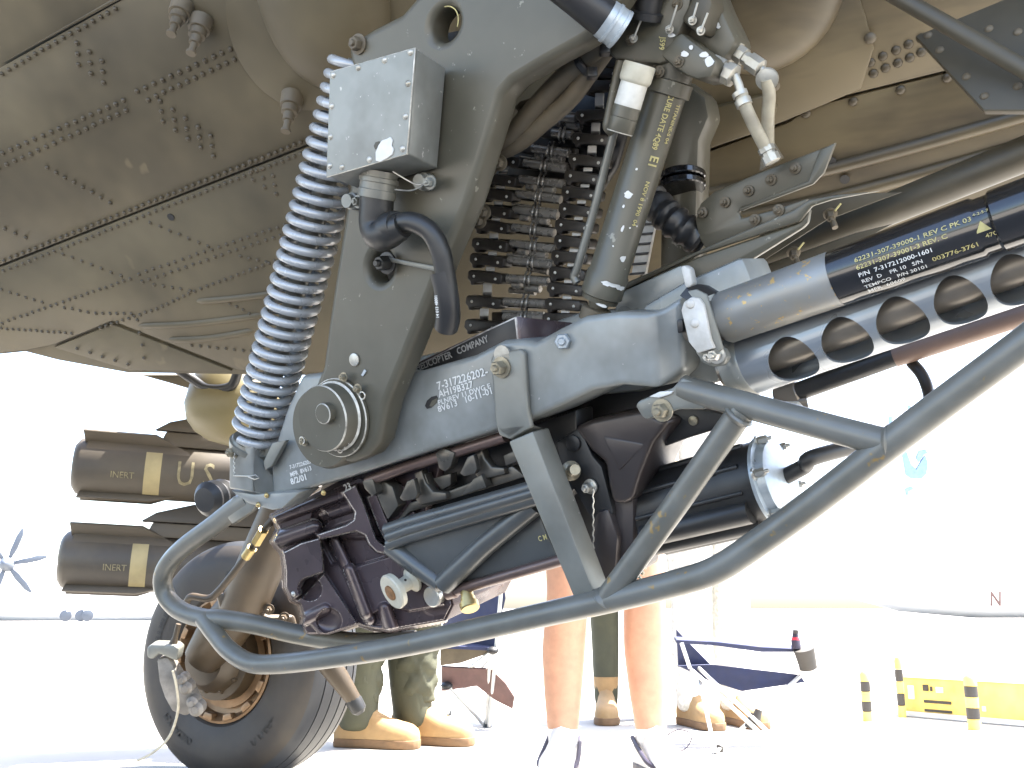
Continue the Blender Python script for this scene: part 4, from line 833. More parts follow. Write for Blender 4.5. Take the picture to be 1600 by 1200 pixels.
# multi-pin connector at the top
k0, k1 = g(868, -28, .13), g(974, 50, .06); ax3 = (k1 - k0); Lk = ax3.length
bm = new(); lathe(bm, k0, ax3, [(0, .024), (Lk * .3, .025), (Lk * .6, .027), (Lk * .74, .027)], 28); part('cable_boot', bm, 'black', hy)
bm = new(); tube(bm, smooth_path([k0 + ax3 * .05, k0 - ax3 * .4 + Z * .02, k0 - ax3 * .8 + Z * .12, k0 - ax3 * .9 + Z * .35], 6), .018, 14); part('cable', bm, 'rubber', hy)
bm = new(); lathe(bm, k0 + ax3 * .72, ax3, [(0, .028), (Lk * .08, .0285), (Lk * .085, .030), (Lk * .12, .030), (Lk * .125, .0285), (Lk * .20, .0285), (Lk * .205, .0295), (Lk * .25, .0295), (Lk * .26, .025)], 32); part('connector_ring', bm, 'bolt_grey', hy)
bm = new(); lathe(bm, g(1022, -40, .0), g(1012, 8, -.01) - g(1022, -40, .0), [(0, .022), (.02, .022), (.021, .024), (.028, .024), (.03, .021), (.05, .021), (.052, .026), (.062, .026)], 24); part('connector_plug', bm, 'black', hy)
# hoses with fittings
def hose(pts, r, fit, m='hose_tan'):
    bm = new(); tube(bm, smooth_path(pts, 7), r, 14); h_ = part('hose', bm, m, hy)
    for a_, c_, rr in fit:
        bm = new(); Lf = (c_ - a_).length; lathe(bm, a_, c_ - a_, [(0, rr), (Lf * .3, rr), (Lf * .32, rr * .8), (Lf * .5, rr * .8), (Lf * .52, rr * 1.05), (Lf * .95, rr * 1.05), (Lf, rr * .8)], 8 if rr > .012 else 16); part('fitting', bm, 'silver', h_)
hose([g(1148, 118, -.05), g(1154, 132, -.05), g(1158, 148, -.05)], .0065, [(g(1102, 98, -.05), g(1124, 108, -.05), .017), (g(1122, 106, -.05), g(1148, 120, -.05), .0165)], 'silver')
hose([g(1158, 146, -.05), g(1164, 165, -.05), g(1180, 200, -.06), g(1200, 238, -.08), g(1206, 250, -.08)], .0095, [(g(1155, 144, -.05), g(1164, 166, -.05), .0115), (g(1196, 230, -.078), g(1208, 254, -.08), .0125)])
hose([g(1186, 106, -.08), g(1194, 112, -.08), g(1198, 122, -.08)], .0065, [(g(1135, 72, -.08), g(1152, 84, -.08), .016), (g(1152, 82, -.08), g(1190, 108, -.08), .0135)], 'silver')
hose([g(1198, 124, -.08), g(1202, 150, -.09), g(1200, 180, -.10), g(1200, 235, -.12)], .0095, [])
bm = new(); c = g(1198, 122, -.08); lathe(bm, c - GN * .004, (GN + Vector((0, 0, -.6))), [(0, .0165), (.006, .0165), (.007, .013), (.009, .008)], 24); part('banjo_washer', bm, 'silver', hy)
part('hose_bracket', slab(new(), [(1190, 222), (1202, 214), (1222, 246), (1186, 268)], -.12, .012, .002), 'dusty', hy)
# slotted bracket arm
ba = thing('slotted_bracket', 'grey slotted bracket plate riveted above the recoil tube', 'bracket', g(1180, 350, -.12))
C3 = Plane(g(1000, 450, -.10), g(1300, 250, -.16), g(1200, 300, -.13) + Z * .0 + Vector((0, -.015, 0)))
bp = [(1086, 345), (1094, 318), (1115, 300), (1180, 272), (1250, 245), (1304, 224), (1296, 248), (1284, 268), (1262, 286), (1180, 318), (1160, 324), (1154, 332), (1158, 341), (1212, 327), (1262, 310), (1256, 324), (1200, 352), (1104, 392), (1092, 372)]
part('plate', slab(new(), bp, -.16, .010, .003), 'olive', ba)
part('plate_lip', slab(new(), [(1280, 234), (1306, 222), (1287, 270), (1270, 288), (1158, 330), (1154, 326), (1262, 282)], -.158, .008, .0025), 'olive', ba)
part('channel_flange', slab(new(), [(968, 446), (1090, 392), (1240, 328), (1262, 312), (1310, 304), (1375, 298), (1300, 312), (1268, 322), (1250, 346), (1090, 398), (974, 454)], -.142, .01, .003), 'olive', ba)
part('channel_web', slab(new(), [(966, 456), (1090, 402), (1246, 348), (1266, 326), (1262, 348), (1254, 356), (1110, 446), (1000, 490)], -.15, .012, .003), 'olive', ba)
part('channel_web', slab(new(), [(962, 460), (1064, 414), (1080, 450), (1010, 486), (960, 490)], -.12, .02, .004), 'cradle', ba)
for x, y in ((1098, 332), (1133, 316), (1170, 298), (1205, 281), (1243, 263), (1217, 328), (1180, 343)):
    bm = new(); p = g(x, y, -.158); lathe(bm, p, GN, [(0, .009), (.003, .009), (.004, .0055), (.010, .005), (.011, .003), (.015, .003)], 12); part('stud', bm, 'dusty', ba)

# ================================================================== LANDING GEAR WHEEL
lg = thing('main_landing_wheel', 'large dusty aircraft main wheel with bronze rim and brake behind the guard', 'wheel', on_ground(385, 1198))
WC = W(388, 1027, 2.9); wa = Vector((-.45, -.893, .0)).normalized()       # outboard axis
Rw = .335; Wd = .215
prof = [(-Wd / 2, Rw * .50), (-Wd * .56, Rw * .62), (-Wd * .58, Rw * .78), (-Wd * .50, Rw * .91), (-Wd * .38, Rw * .975)]
for gx in (-.28, -.10, .10, .28): prof += [(Wd * (gx - .012), Rw * (1.0 if abs(gx) < .2 else .99)), (Wd * (gx - .010), Rw * .972), (Wd * (gx + .010), Rw * .972), (Wd * (gx + .012), Rw * (1.0 if abs(gx) < .2 else .99))]
prof += [(Wd * .38, Rw * .975), (Wd * .44, Rw * .945), (Wd * .50, Rw * .91), (Wd * .55, Rw * .85), (Wd * .575, Rw * .78), (Wd * .57, Rw * .70), (Wd * .555, Rw * .62), (Wd * .52, Rw * .545), (Wd * .47, Rw * .515), (Wd * .3, Rw * .50)]
mis = [1 if 4 <= i <= 21 else 0 for i in range(len(prof) - 1)]
bm = new(); lathe(bm, WC, wa, prof, 96, mis); ty = part('tyre', bm, ('tyre', 'tread'), lg, smooth=30)
_, wu, wv = frame(wa)
for s, a0, rr_, sp in (('AIRCRAFT 210', 196, .72, 42), ('TUBELESS 8.50-10', 318, .72, 40), ('PLY RATING', 40, .72, 30), ('WHEEL', 120, .78, 24), ('10-600', 252, .70, 16)):
    me = text_mesh(s, .03); w_ = max(v_.co.x for v_ in me.vertices); k_ = rad(sp) * Rw * rr_ / w_
    for v_ in me.vertices:
        r_ = Rw * rr_ + (v_.co.y - .35) * k_ * 1.1; al = rad(a0) + v_.co.x * k_ / (Rw * rr_)
        hgt = Wd * (.575 - .10 * max(0, r_ / Rw - .78) / .1 if r_ / Rw > .78 else .572)
        v_.co = WC + (wu * math.cos(al) + wv * math.sin(al)) * r_ + wa * (hgt + .0025)
    put('sidewall_lettering', me, ty, ('tyre_print',), smooth=0)
bm = new(); lathe(bm, WC, wa, [(Wd * .30, Rw * .505), (Wd * .50, Rw * .52), (Wd * .51, Rw * .50), (Wd * .46, Rw * .475), (Wd * .36, Rw * .45), (Wd * .34, Rw * .36), (Wd * .28, Rw * .33), (Wd * .27, Rw * .1)], 64); rim_ = part('rim', bm, 'rim', lg)
for k_ in range(14):
    al = 2 * math.pi * k_ / 14; d = wu * math.cos(al) + wv * math.sin(al); t_ = wa.cross(d); c = WC + d * Rw * .475 + wa * Wd * .48
    bm = new(); hexa(bm, [c + t_ * (-.018) + d * .008 + wa * .012, c + t_ * .018 + d * .008 + wa * .012, c + t_ * .014 - d * .010 + wa * .012, c - t_ * .014 - d * .010 + wa * .012], [c + t_ * (-.018) + d * .008 - wa * .01, c + t_ * .018 + d * .008 - wa * .01, c + t_ * .014 - d * .010 - wa * .01, c - t_ * .014 - d * .010 - wa * .01], .003); part('drive_lug', bm, 'rim', rim_)
bm = new(); lathe(bm, WC, wa, [(Wd * .25, Rw * .40), (Wd * .40, Rw * .40), (Wd * .405, Rw * .2)], 48); part('brake_disc', bm, 'rim', lg)
bm = new(); lathe(bm, WC, wa, [(Wd * .30, Rw * .34), (Wd * .60, Rw * .33), (Wd * .62, Rw * .27), (Wd * .75, Rw * .25), (Wd * .85, Rw * .20), (Wd * .88, Rw * .1), (Wd * .88, 0)], 40); ho = part('axle_housing', bm, 'gear', lg)
for k_ in range(10):
    al = 2 * math.pi * k_ / 10; d = wu * math.cos(al) + wv * math.sin(al); part('bolt', hexbolt(new(), WC + d * Rw * .265 + wa * Wd * .605, wa, .008, .01), 'gear', ho)
# trailing arm down to the axle
bm = new(); tube(bm, smooth_path([W(470, 740, 2.5), W(440, 810, 2.55), W(405, 890, 2.6), W(378, 955, 2.64)], 5), .062, 28); part('trailing_arm', bm, 'gear', lg)
bm = new(); tube(bm, [W(385, 940, 2.66), W(345, 990, 2.70), W(315, 1030, 2.72)], [.062, .066, .05], 24); part('arm_knuckle', bm, 'gear', lg)
bm = new(); hexa(bm, [W(335, 920, 2.6), W(420, 960, 2.6), W(460, 960, 2.62), W(470, 1000, 2.62), W(350, 975, 2.6)], [W(335, 920, 2.7), W(420, 960, 2.7), W(460, 960, 2.72), W(470, 1000, 2.72), W(350, 975, 2.7)], .01); part('arm_flange', bm, 'gear', lg)
for x, y in ((376, 932), (420, 952), (444, 965), (455, 985)): part('flange_bolt', hexbolt(new(), W(x, y, 2.595), -FW, .010, .012), 'gear', lg)
# brake caliper, lever, pipes
cb = [(244, 1030), (262, 1026), (276, 1050), (284, 1064), (300, 1080), (310, 1100), (303, 1112), (288, 1120), (268, 1112), (256, 1090), (248, 1066)]
bm = new(); prism(bm, [W(x, y, 2.62) for x, y in cb], FW * .05, .008); cal = part('brake_caliper', bm, 'caliper', lg)
for x, y, r in ((290, 1075, .018), (306, 1108, .02), (300, 1098, .016), (284, 1062, .014)):
    bm = new(); lathe(bm, W(x, y, 2.60), -FW, [(-.03, r), (.0, r), (.006, r * .6), (.012, r * .5)], 16); part('caliper_bolt', bm, 'caliper', cal)
bm = new(); prism(bm, [W(x, y, 2.60) for x, y in ((229, 1012), (236, 1007), (272, 1008), (280, 1014), (276, 1034), (262, 1028), (248, 1022), (238, 1031), (229, 1028))], FW * .05, .006); part('brake_lever', bm, 'bracket', lg)
bm = new(); tube(bm, [W(270, 1008, 2.62), W(274, 995, 2.62), W(279, 975, 2.62)], [.012, .007, .007], 12); part('brake_pipe', bm, 'gear', lg)
bm = new(); tube(bm, smooth_path([W(432, 806, 2.35), W(415, 825, 2.36), W(398, 850, 2.38), W(365, 895, 2.42), W(340, 925, 2.45), (W(325, 935, 2.46)), W(300, 932, 2.47), W(292, 940, 2.48)], 6), .009, 12); part('brake_hose', bm, 'gear', lg)
bm = new(); cyl(bm, W(412, 828, 2.355), W(400, 848, 2.375), .013, seg=6); cyl(bm, W(394, 856, 2.38), W(384, 870, 2.395), .012, seg=12); part('hose_union', bm, 'brass', lg)
bm = new(); tube(bm, smooth_path([W(270, 1048, 2.58), W(276, 1075, 2.58), W(278, 1110, 2.60), W(265, 1150, 2.62), W(240, 1175, 2.62), W(214, 1189, 2.6)], 7), .0035, 8); part('ground_cable', bm, 'rope', lg)
bm = new(); tube(bm, [W(500, 1020, 2.45), W(530, 1060, 2.45), W(556, 1098, 2.45)], [.030, .026, .018], 10); part('tie_down_link', bm, 'gear', lg)
bm = new(); lathe(bm, W(550, 1090, 2.45), W(564, 1114, 2.45) - W(550, 1090, 2.45), [(0, .018), (.01, .021), (.035, .019), (.044, .010), (.046, 0)], 18); part('link_tip', bm, 'rubber', lg)
bm = new(); lathe(bm, W(355, 772, 2.5), W(318, 782, 2.42) - W(355, 772, 2.5), [(0, .035), (.02, .042), (.03, .036), (.045, .044), (.055, .036), (.07, .044), (.085, .03), (.086, .02)], 20); part('rubber_gaiter', bm, 'black', lg)

# ================================================================== MISSILES
def missile(label, x, y, d, txt):
    t = thing('inert_missile', label, 'missile', W(x + 110, y + 45, d), 'inert missiles under the wing')
    p0 = W(x, y, d); ax = Vector((.93, .30, -.035)).normalized(); L = 1.15; r = 45 * d / F
    bm = new(); lathe(bm, p0, ax, [(-.012, r * .75), (0, r * .93), (.012, r), (L, r), (L + .02, r * .9)], 44); body = part('body', bm, 'missile', t)
    e = (CAM - p0); e = (e - ax * e.dot(ax)).normalized(); f = ax.cross(e); f = f if f.z > 0 else -f
    def on(s_, th, k=1.0): return p0 + ax * s_ + (e * math.cos(th) + f * math.sin(th)) * r * k
    bm = new(); n_ = 10
    for s_, w_ in ((.215, .052),):
        q = [[bm.verts.new(on(s_ + w_ * i, -.95 + 1.75 * j / n_, 1.006)) for j in range(n_ + 1)] for i in (0, 1)]
        for j in range(n_): bm.faces.new((q[0][j], q[1][j], q[1][j + 1], q[0][j + 1]))
    part('yellow_band', bm, 'yellow_band', body)
    for s, s0, ln, asp, mm in txt: lettering_round(s, p0, ax, r * 1.004, s0, -.30 if s == 'INERT' else -.42, ln, e, f, mm, body, 1.1 if s == 'INERT' else 1.35, 1, .005)
    # long tail fins: one swept panel above, one below, two on the far sides
    for th, k, hh in ((1.05, 0, .05), (-1.05, 0, .03), (2.1, 0, .04), (-2.1, 0, .04)):
        d_ = e * math.cos(th) + f * math.sin(th); n2 = ax.cross(d_); a_ = p0 + d_ * r * .93
        bm = new(); prism(bm, [a_ + ax * .02 + n2 * .006, a_ + ax * .34 + n2 * .006, a_ + ax * .24 + d_ * hh + n2 * .004, a_ + ax * .01 + d_ * hh + n2 * .004], -n2 * .012, .003); part('tail_fin', bm, 'missile_panel', t)
    bm = new(); prism(bm, [on(.02, .62, 1.0), on(.38, .62, 1.0), on(.27, 1.25, 1.22), on(.03, 1.25, 1.22)], -e * .04, .006); part('wiring_tunnel', bm, 'missile_panel', t)
    bm = new(); prism(bm, [on(.25, 1.1, 1.25) + Z * z_ + ax * s_ for z_, s_ in ((-.02, 0), (-.02, .9), (.03, .9), (.03, .02))], -e * .10, .006); part('launch_rail', bm, 'missile_panel', t)
    bm = new(); prism(bm, [on(.25, 1.1, 1.25) + Z * z_ + ax * s_ for z_, s_ in ((.032, -.02), (.032, .9), (.10, .9), (.10, .15), (.065, .03))], -e * .11, .008); part('rail_shoe', bm, 'missile', t)
    return t
missile('upper inert missile marked with yellow letters and a yellow band', 122, 728, 3.35, [('INERT', .11, .075, 1, 'missile_print'), ('U S', .315, .125, 1, 'missile_print'), ('ARMY', .50, .23, 1, 'missile_print')])
missile('lower inert missile with a yellow band, beside the wheel', 100, 874, 3.35, [('INERT', .13, .075, 1, 'missile_print')])

# ================================================================== PEOPLE
def skin_mesh(V, E, R, sub=2):
    me = bpy.data.meshes.new('t'); me.from_pydata([tuple(p) for p in V], E, []); ob = bpy.data.objects.new('t', me); COL.objects.link(ob)
    ob.modifiers.new('s', 'SKIN'); me.skin_vertices[0].data.foreach_set('radius', [c for r in R for c in (r, r)])
    for i, v_ in enumerate(me.skin_vertices[0].data): v_.use_root = (i == 0)
    ss = ob.modifiers.new('u', 'SUBSURF'); ss.levels = sub; ss.render_levels = sub
    m2 = eval_mesh(ob); drop(ob); m2.materials.clear(); return m2
def person(label, lf, rf, face, legr, mats, zones, H=1.78, lean=0., name='person'):
    """lf, rf: ankle positions on the ground; face: heading; zones: list of (top z, material index)"""
    fwd = Vector((math.cos(face), math.sin(face), 0)); side = Vector((-fwd.y, fwd.x, 0)); mid = (lf + rf) / 2; mid.z = 0; k = H / 1.78
    base = thing(name, label, 'person', mid)
    sgn = 1 if (lf - mid).dot(side) > 0 else -1
    V = []; R = []; E = []
    def add(p, r, j=None):
        V.append(p); R.append(r); i = len(V) - 1
        if j is not None: E.append((j, i))
        return i
    pel = add(mid + Z * .98 * k + fwd * lean, .145)
    for foot, sg in ((lf, sgn), (rf, -sgn)):
        fo = Vector((foot.x, foot.y, 0)); hip = mid + side * sg * .095 + fwd * lean
        h = add(hip + Z * .88 * k, .115, pel); th = add(hip * .75 + fo * .25 + Z * .70 * k, legr[3], h); kn = add(hip * .45 + fo * .55 + Z * .50 * k + fwd * .02, legr[2], th)
        ca = add(hip * .2 + fo * .8 + Z * .35 * k - fwd * .012, legr[1], kn); lc = add(hip * .08 + fo * .92 + Z * .20 * k - fwd * .006, (legr[0] + legr[1]) / 2, ca); an = add(fo + Z * .10, legr[0], lc); add(fo + Z * .045, legr[0] * .95, an)
    wa_ = add(mid + Z * 1.10 * k + fwd * lean, .135, pel); cs = add(mid + Z * 1.32 * k + fwd * lean, .16, wa_); sh = add(mid + Z * 1.45 * k + fwd * lean, .11, cs); nk = add(mid + Z * 1.54 * k + fwd * lean, .055, sh)
    h1_ = add(mid + Z * 1.62 * k + fwd * (lean + .01), .085, nk); add(mid + Z * 1.72 * k + fwd * (lean + .01), .075, h1_)
    for sg in (1, -1):
        s_ = add(mid + side * sg * .18 + Z * 1.42 * k + fwd * lean, .065, cs); el = add(mid + side * sg * .21 + Z * 1.14 * k - fwd * .02 + fwd * lean, .046, s_); wr = add(mid + side * sg * .20 + Z * .90 * k + fwd * (.04 + lean), .032, el)
        pm = add(mid + side * sg * .20 + Z * .84 * k + fwd * (.05 + lean), .034, wr)
        for q in range(4): f1 = add(V[pm] + fwd * (.022 - .015 * q) - Z * .05, .010, pm); add(V[f1] - Z * .04 + side * sg * -.012, .008, f1)
        th_ = add(V[pm] + fwd * .045 - Z * .03, .011, pm)
    me = skin_mesh(V, E, R, 2)
    for p in me.polygons:
        z_ = p.center.z; p.material_index = next((mi for zt, mi in zones if z_ < zt), zones[-1][1])
    bod = put('body', me, base, mats, smooth=180)
    hd = mid + Z * 1.69 * k + fwd * (lean + .0)
    bm = new(); smooth_blob(bm, hd + Z * .03 - fwd * .012, (fwd, side, Z), (.098, .082, .095)); part('hair', bm, 'hair', base)
    bm = new(); smooth_blob(bm, hd + fwd * .10 - Z * .03, (fwd, side, Z), (.018, .012, .02), 10, 6); part('nose', bm, 'skin', base)
    for sg in (1, -1):
        bm = new(); smooth_blob(bm, hd + fwd * .086 + side * sg * .03, (fwd, side, Z), (.008, .012, .007), 10, 6); part('eye', bm, 'black', base)
        bm = new(); smooth_blob(bm, hd + side * sg * .082 - Z * .02, (fwd, side, Z), (.018, .010, .03), 10, 6); part('ear', bm, 'skin', base)
    return base
def boot(par, ank, face, m_up, m_sole, L=.285, shaft=.16, name='boot', wid=.050):
    fwd = Vector((math.cos(face), math.sin(face), 0)); side = Vector((-fwd.y, fwd.x, 0)); o = Vector((ank.x, ank.y, 0)) - fwd * .075
    st = [(0, .030, .075), (.03, .036, .10), (.10, .038, .13), (.20, .037, .14), (.32, .037, .135), (.42, .038, .115), (.52, .042, .094), (.64, .047, .078), (.78, .049, .068), (.90, .043, .060), (.97, .030, .046), (1.0, .014, .034)]
    bm = new(); last = None
    for s_, w_, h_ in st:
        w_ *= wid / .05; c = o + fwd * (L * s_) + Z * .022
        cur = [bm.verts.new(c + side * (w_ * a_) + Z * (h_ * b_)) for a_, b_ in ((-1, 0), (-1.02, .3), (-.94, .62), (-.62, .9), (0, 1), (.62, .9), (.94, .62), (1.02, .3), (1, 0))]
        if last is None: bm.faces.new(cur)
        else: bridge(bm, last, cur)
        last = cur
    bm.faces.new(last)
    if shaft:
        c = Vector((ank.x, ank.y, 0)); tube(bm, [c + Z * .06, c + Z * .12, c + Z * (.12 + shaft)], [.046, .05, .054], 18)
    bmesh.ops.recalc_face_normals(bm, faces=bm.faces)
    b_ = part(name, bm, m_up, par, smooth=70)
    bm = new(); ol = [(o + fwd * (L * s_) * 1.01 + side * (w_ * 1.10 * wid / .05)) for s_, w_, h_ in st]; ol2 = [(o + fwd * (L * s_) * 1.01 - side * (w_ * 1.10 * wid / .05)) for s_, w_, h_ in st][::-1]
    prism(bm, [p + Z * .030 for p in ol + ol2], -Z * .029, .004); so_ = part('sole', bm, m_sole, b_)
    for i in range(7):
        c = o + fwd * (L * (.40 + .045 * i)) + Z * (.118 - .009 * i); bm = new(); tube(bm, smooth_path([c - side * .022, c + Z * .006, c + side * .022], 4), .0028, 6); part('lace', bm, m_sole if i % 2 else m_up, b_)
    return b_
# flight-suit wearer with tan boots behind the wheel
la, ra_ = on_ground(556, 1168), on_ground(640, 1168)
pa = person('person in olive flight suit trousers and tan boots standing behind the wheel', la + Vector((0, .02, 0)), ra_ + Vector((0, .10, 0)), rad(-8), (.075, .085, .09, .11), ('flight_suit', 'skin'), [(1.50, 0), (9, 1)])
for a_, fc in ((la + Vector((0, .02, 0)), -14), (ra_ + Vector((0, .10, 0)), -16)): boot(pa, a_, rad(fc), 'tan_boot', 'boot_sole', .30, .10)
for a_ in (la + Vector((0, .02, 0)), ra_ + Vector((0, .10, 0))):
    bm = new(); rs_ = []; pts = []
    for i in range(22):
        f_ = i / 21; pts.append(a_ + Z * (.145 + f_ * .5) + Vector((.012 * math.sin(i * 1.3), .01 * math.cos(i * 1.7), 0))); rs_.append((.078 + .004 * math.sin(i * 2.1 + a_.x * 9) + .016 * f_) if i else .072)
    tube(bm, [pts[0].lerp(pts[-1], i / 59) for i in range(60)], [rs_[min(21, i * 21 // 59)] * .4 + rs_[min(21, (i + 2) * 21 // 59)] * .6 for i in range(60)], 40)
    for v_ in bm.verts: v_.co += Vector((math.sin(v_.co.z * 62 + v_.co.x * 85 + v_.co.y * 30), math.cos(v_.co.z * 51 - v_.co.x * 70), 0)) * .004 + Vector((math.sin(v_.co.z * 120 - v_.co.x * 120), math.sin(v_.co.z * 100 + v_.co.x * 160), 0)) * .0025
    tl = part('trouser_leg', bm, 'flight_suit', pa, smooth=120)
    bm = new(); c = a_ + Z * .46 + Vector((.055, -.070, 0)); hexa(bm, [c + Vector(q) for q in ((-.035, -.02, -.07), (.03, -.005, -.07), (.03, -.005, .07), (-.035, -.02, .07))], [c + Vector(q) for q in ((-.035, .03, -.07), (.03, .03, -.07), (.03, .03, .07), (-.035, .03, .07))], .008); part('leg_pocket', bm, 'flight_suit', tl)
# bare-legged person with white socks
lb, rb_ = on_ground(880, 1212), on_ground(1020, 1212)
pb = person('bare-legged person in white socks and trainers standing behind the gun', lb, rb_, rad(-80), (.045, .070, .066, .088), ('sock', 'skin', 'shorts', 'shirt'), [(.135, 0), (.66, 1), (1.0, 2), (1.50, 3), (9, 1)])
for a_, fc in ((lb, -100), (rb_, -78)):
    s_ = boot(pb, a_, rad(fc), 'sneaker', 'sneaker_dark', .29, .0, 'trainer', .05)
    fw2 = Vector((math.cos(rad(fc)), math.sin(rad(fc)), 0)); sd2 = Vector((-fw2.y, fw2.x, 0))
    for sg in (-1, 1):
        bm = new(); tube(bm, smooth_path([a_ + Z * .10 + sd2 * sg * .045 - fw2 * .04, a_ + Z * .075 + sd2 * sg * .05 + fw2 * .03, a_ + Z * .05 + sd2 * sg * .052 + fw2 * .12, a_ + Z * .04 + sd2 * sg * .03 + fw2 * .19], 5), .007, 8); part('trim', bm, 'sneaker_dark', s_)
    if fc == -100: continue
    bm = new(); c = a_ + Z * .10 + fw2 * .06; tube(bm, smooth_path([c, c + Vector((.05, 0, .03)), c + Vector((.09, -.02, .02)), c + Vector((.06, -.03, -.02)), c], 6), .002, 6); part('lace_loop', bm, 'sneaker_dark', s_)
# distant flight-suit wearer between the bare legs
lc_, rc_ = on_ground(948, 1126), on_ground(1015, 1124)
pc = person('distant person in green flight suit seen between the bare legs', lc_, rc_, rad(-100), (.055, .065, .07, .09), ('flight_suit', 'skin'), [(1.50, 0), (9, 1)])
for a_ in (lc_, rc_): boot(pc, a_, rad(-95), 'tan_boot', 'boot_sole', .28, .06)
# camouflage wearer
ld, rd = on_ground(1082, 1134), on_ground(1150, 1132)
pd_ = person('person in camouflage uniform lightened for glare and tan boots beside the folding chair', ld, rd, rad(-60), (.065, .08, .085, .105), ('camo', 'skin'), [(1.50, 0), (9, 1)])
for a_ in (ld, rd): boot(pd_, a_, rad(-70), 'tan_boot', 'boot_sole', .28, .08)

# ================================================================== FOLDING CHAIRS
def cloth(par, name, pts, th, m):
    bm = new(); prism(bm, pts, th, .001, 1); return part(name, bm, m, par)
def poles(par, lst, r=.008, m='chair_metal', name='frame_pole'):
    for a_, c_ in lst: bm = new(); cyl(bm, a_, c_, r, seg=10); part(name, bm, m, par)
d = 3.9
c1 = thing('folding_chair', 'folding camp chair with navy seat and maroon cloth left of the bare legs', 'chair', on_ground(745, 1135), 'folding camp chairs')
poles(c1, [(W(766, 1018, 3.9), on_ground(760, 1136)), (W(775, 1018, 3.9), on_ground(764, 1137)), (W(768, 1018, 3.9), W(697, 1072, 4.0)), (W(700, 1070, 3.95), on_ground(757, 1133)), (W(690, 1030, 4.2), on_ground(700, 1118)), (W(775, 1015, 3.9), W(785, 900, 3.95)), (W(690, 1030, 4.2), W(700, 880, 4.25)), (W(775, 1015, 4.2), on_ground(690, 1122))])
cloth(c1, 'seat', [W(685, 1008, 3.9), W(772, 1012, 3.9), W(775, 1000, 4.25), W(690, 998, 4.25)], -Z * .012, 'navy')
cloth(c1, 'backrest', [W(690, 1000, 4.2), W(772, 1012, 3.95), W(790, 935, 3.95), W(786, 900, 3.97), W(700, 880, 4.25)], FW * .012, 'navy')
cloth(c1, 'carry_bag', [W(690, 1042, 3.95), W(768, 1046, 3.92), W(790, 1068, 3.92), W(804, 1090, 3.92), W(801, 1108, 3.92), W(775, 1095, 3.93), W(745, 1072, 3.94), W(690, 1080, 3.96)], FW * .02, 'maroon')
cloth(c1, 'valance', [W(688, 1012, 3.93), W(770, 1014, 3.91), W(766, 1020, 3.91), W(720, 1036, 3.92), W(688, 1040, 3.93)], FW * .006, 'dusty')
for x, y in ((761, 1136), (700, 1118)): bm = new(); p = on_ground(x, y); lathe(bm, p, Z, [(0, .018), (.012, .016), (.03, .011)], 12); part('foot', bm, 'black', c1)
for x, y, dd in ((770, 1016, 3.88), (698, 1071, 3.93)): bm = new(); p = W(x, y, dd); smooth_blob(bm, p, (RT, FW, Z), (.024, .02, .014), 12, 8); part('joint', bm, 'black', c1)
c2 = thing('folding_chair', 'folding camp chair with navy arm straps and cup holder near the barrier', 'chair', on_ground(1150, 1150), 'folding camp chairs')
cloth(c2, 'armrest', [W(1057, 1000, 3.5), W(1120, 1003, 3.5), W(1190, 1011, 3.5), W(1245, 1014, 3.5), W(1272, 1010, 3.5), W(1268, 1019, 3.5), W(1190, 1019, 3.5), W(1120, 1009, 3.5), W(1057, 1005, 3.5)], FW * .05, 'navy')
cloth(c2, 'seat', [W(1060, 1040, 3.55), W(1112, 1038, 3.55), W(1250, 1054, 3.5), W(1258, 1066, 3.5), W(1160, 1080, 3.5), W(1110, 1064, 3.55)], FW * .04 - Z * .01, 'navy')
cloth(c2, 'side_panel', [W(1057, 984, 3.6), W(1072, 1000, 3.6), W(1112, 1040, 3.6), W(1060, 1042, 3.6)], FW * .01, 'navy')
poles(c2, [(W(1065, 1005, 3.48), W(1078, 1044, 3.48)), (W(1080, 1046, 3.48), on_ground(1240, 1194)), (W(1092, 1044, 3.55), on_ground(1250, 1190)), (W(1090, 1048, 3.6), on_ground(1118, 1178)), (W(1250, 1056, 3.5), on_ground(1118, 1176)), (W(1250, 1014, 3.5), W(1252, 1058, 3.5))], .007)
for x, y in ((1118, 1178), (1242, 1196), (1170, 1128), (1178, 1122)): bm = new(); p = W(x, y, 3.3); lathe(bm, p - Z * .02, Vector((.35, 0, .9)), [(0, .018), (.02, .016), (.05, .012)], 12); part('foot', bm, 'dark_paint', c2)
bm = new(); lathe(bm, W(1264, 1046, 3.46), W(1256, 1014, 3.46) - W(1264, 1046, 3.46), [(0, .022), (.004, .03), (.06, .035), (.075, .037)], 20); part('cup_holder', bm, 'dark_paint', c2)
bo = thing('drink_bottle', 'red labelled drink bottle in the chair cup holder', 'bottle', W(1243, 1012, 3.47))
bm = new(); lathe(bm, W(1244, 1014, 3.47), Z, [(0, .016), (.03, .016), (.04, .012), (.06, .008), (.065, .008)], 16, [0, 1, 0, 0]); part('body', bm, ('sneaker_dark', 'cup_red'), bo)
bm = new(); lathe(bm, W(1244, 990, 3.47), Z, [(0, .009), (.012, .009)], 12); part('cap', bm, 'dark_paint', bo)

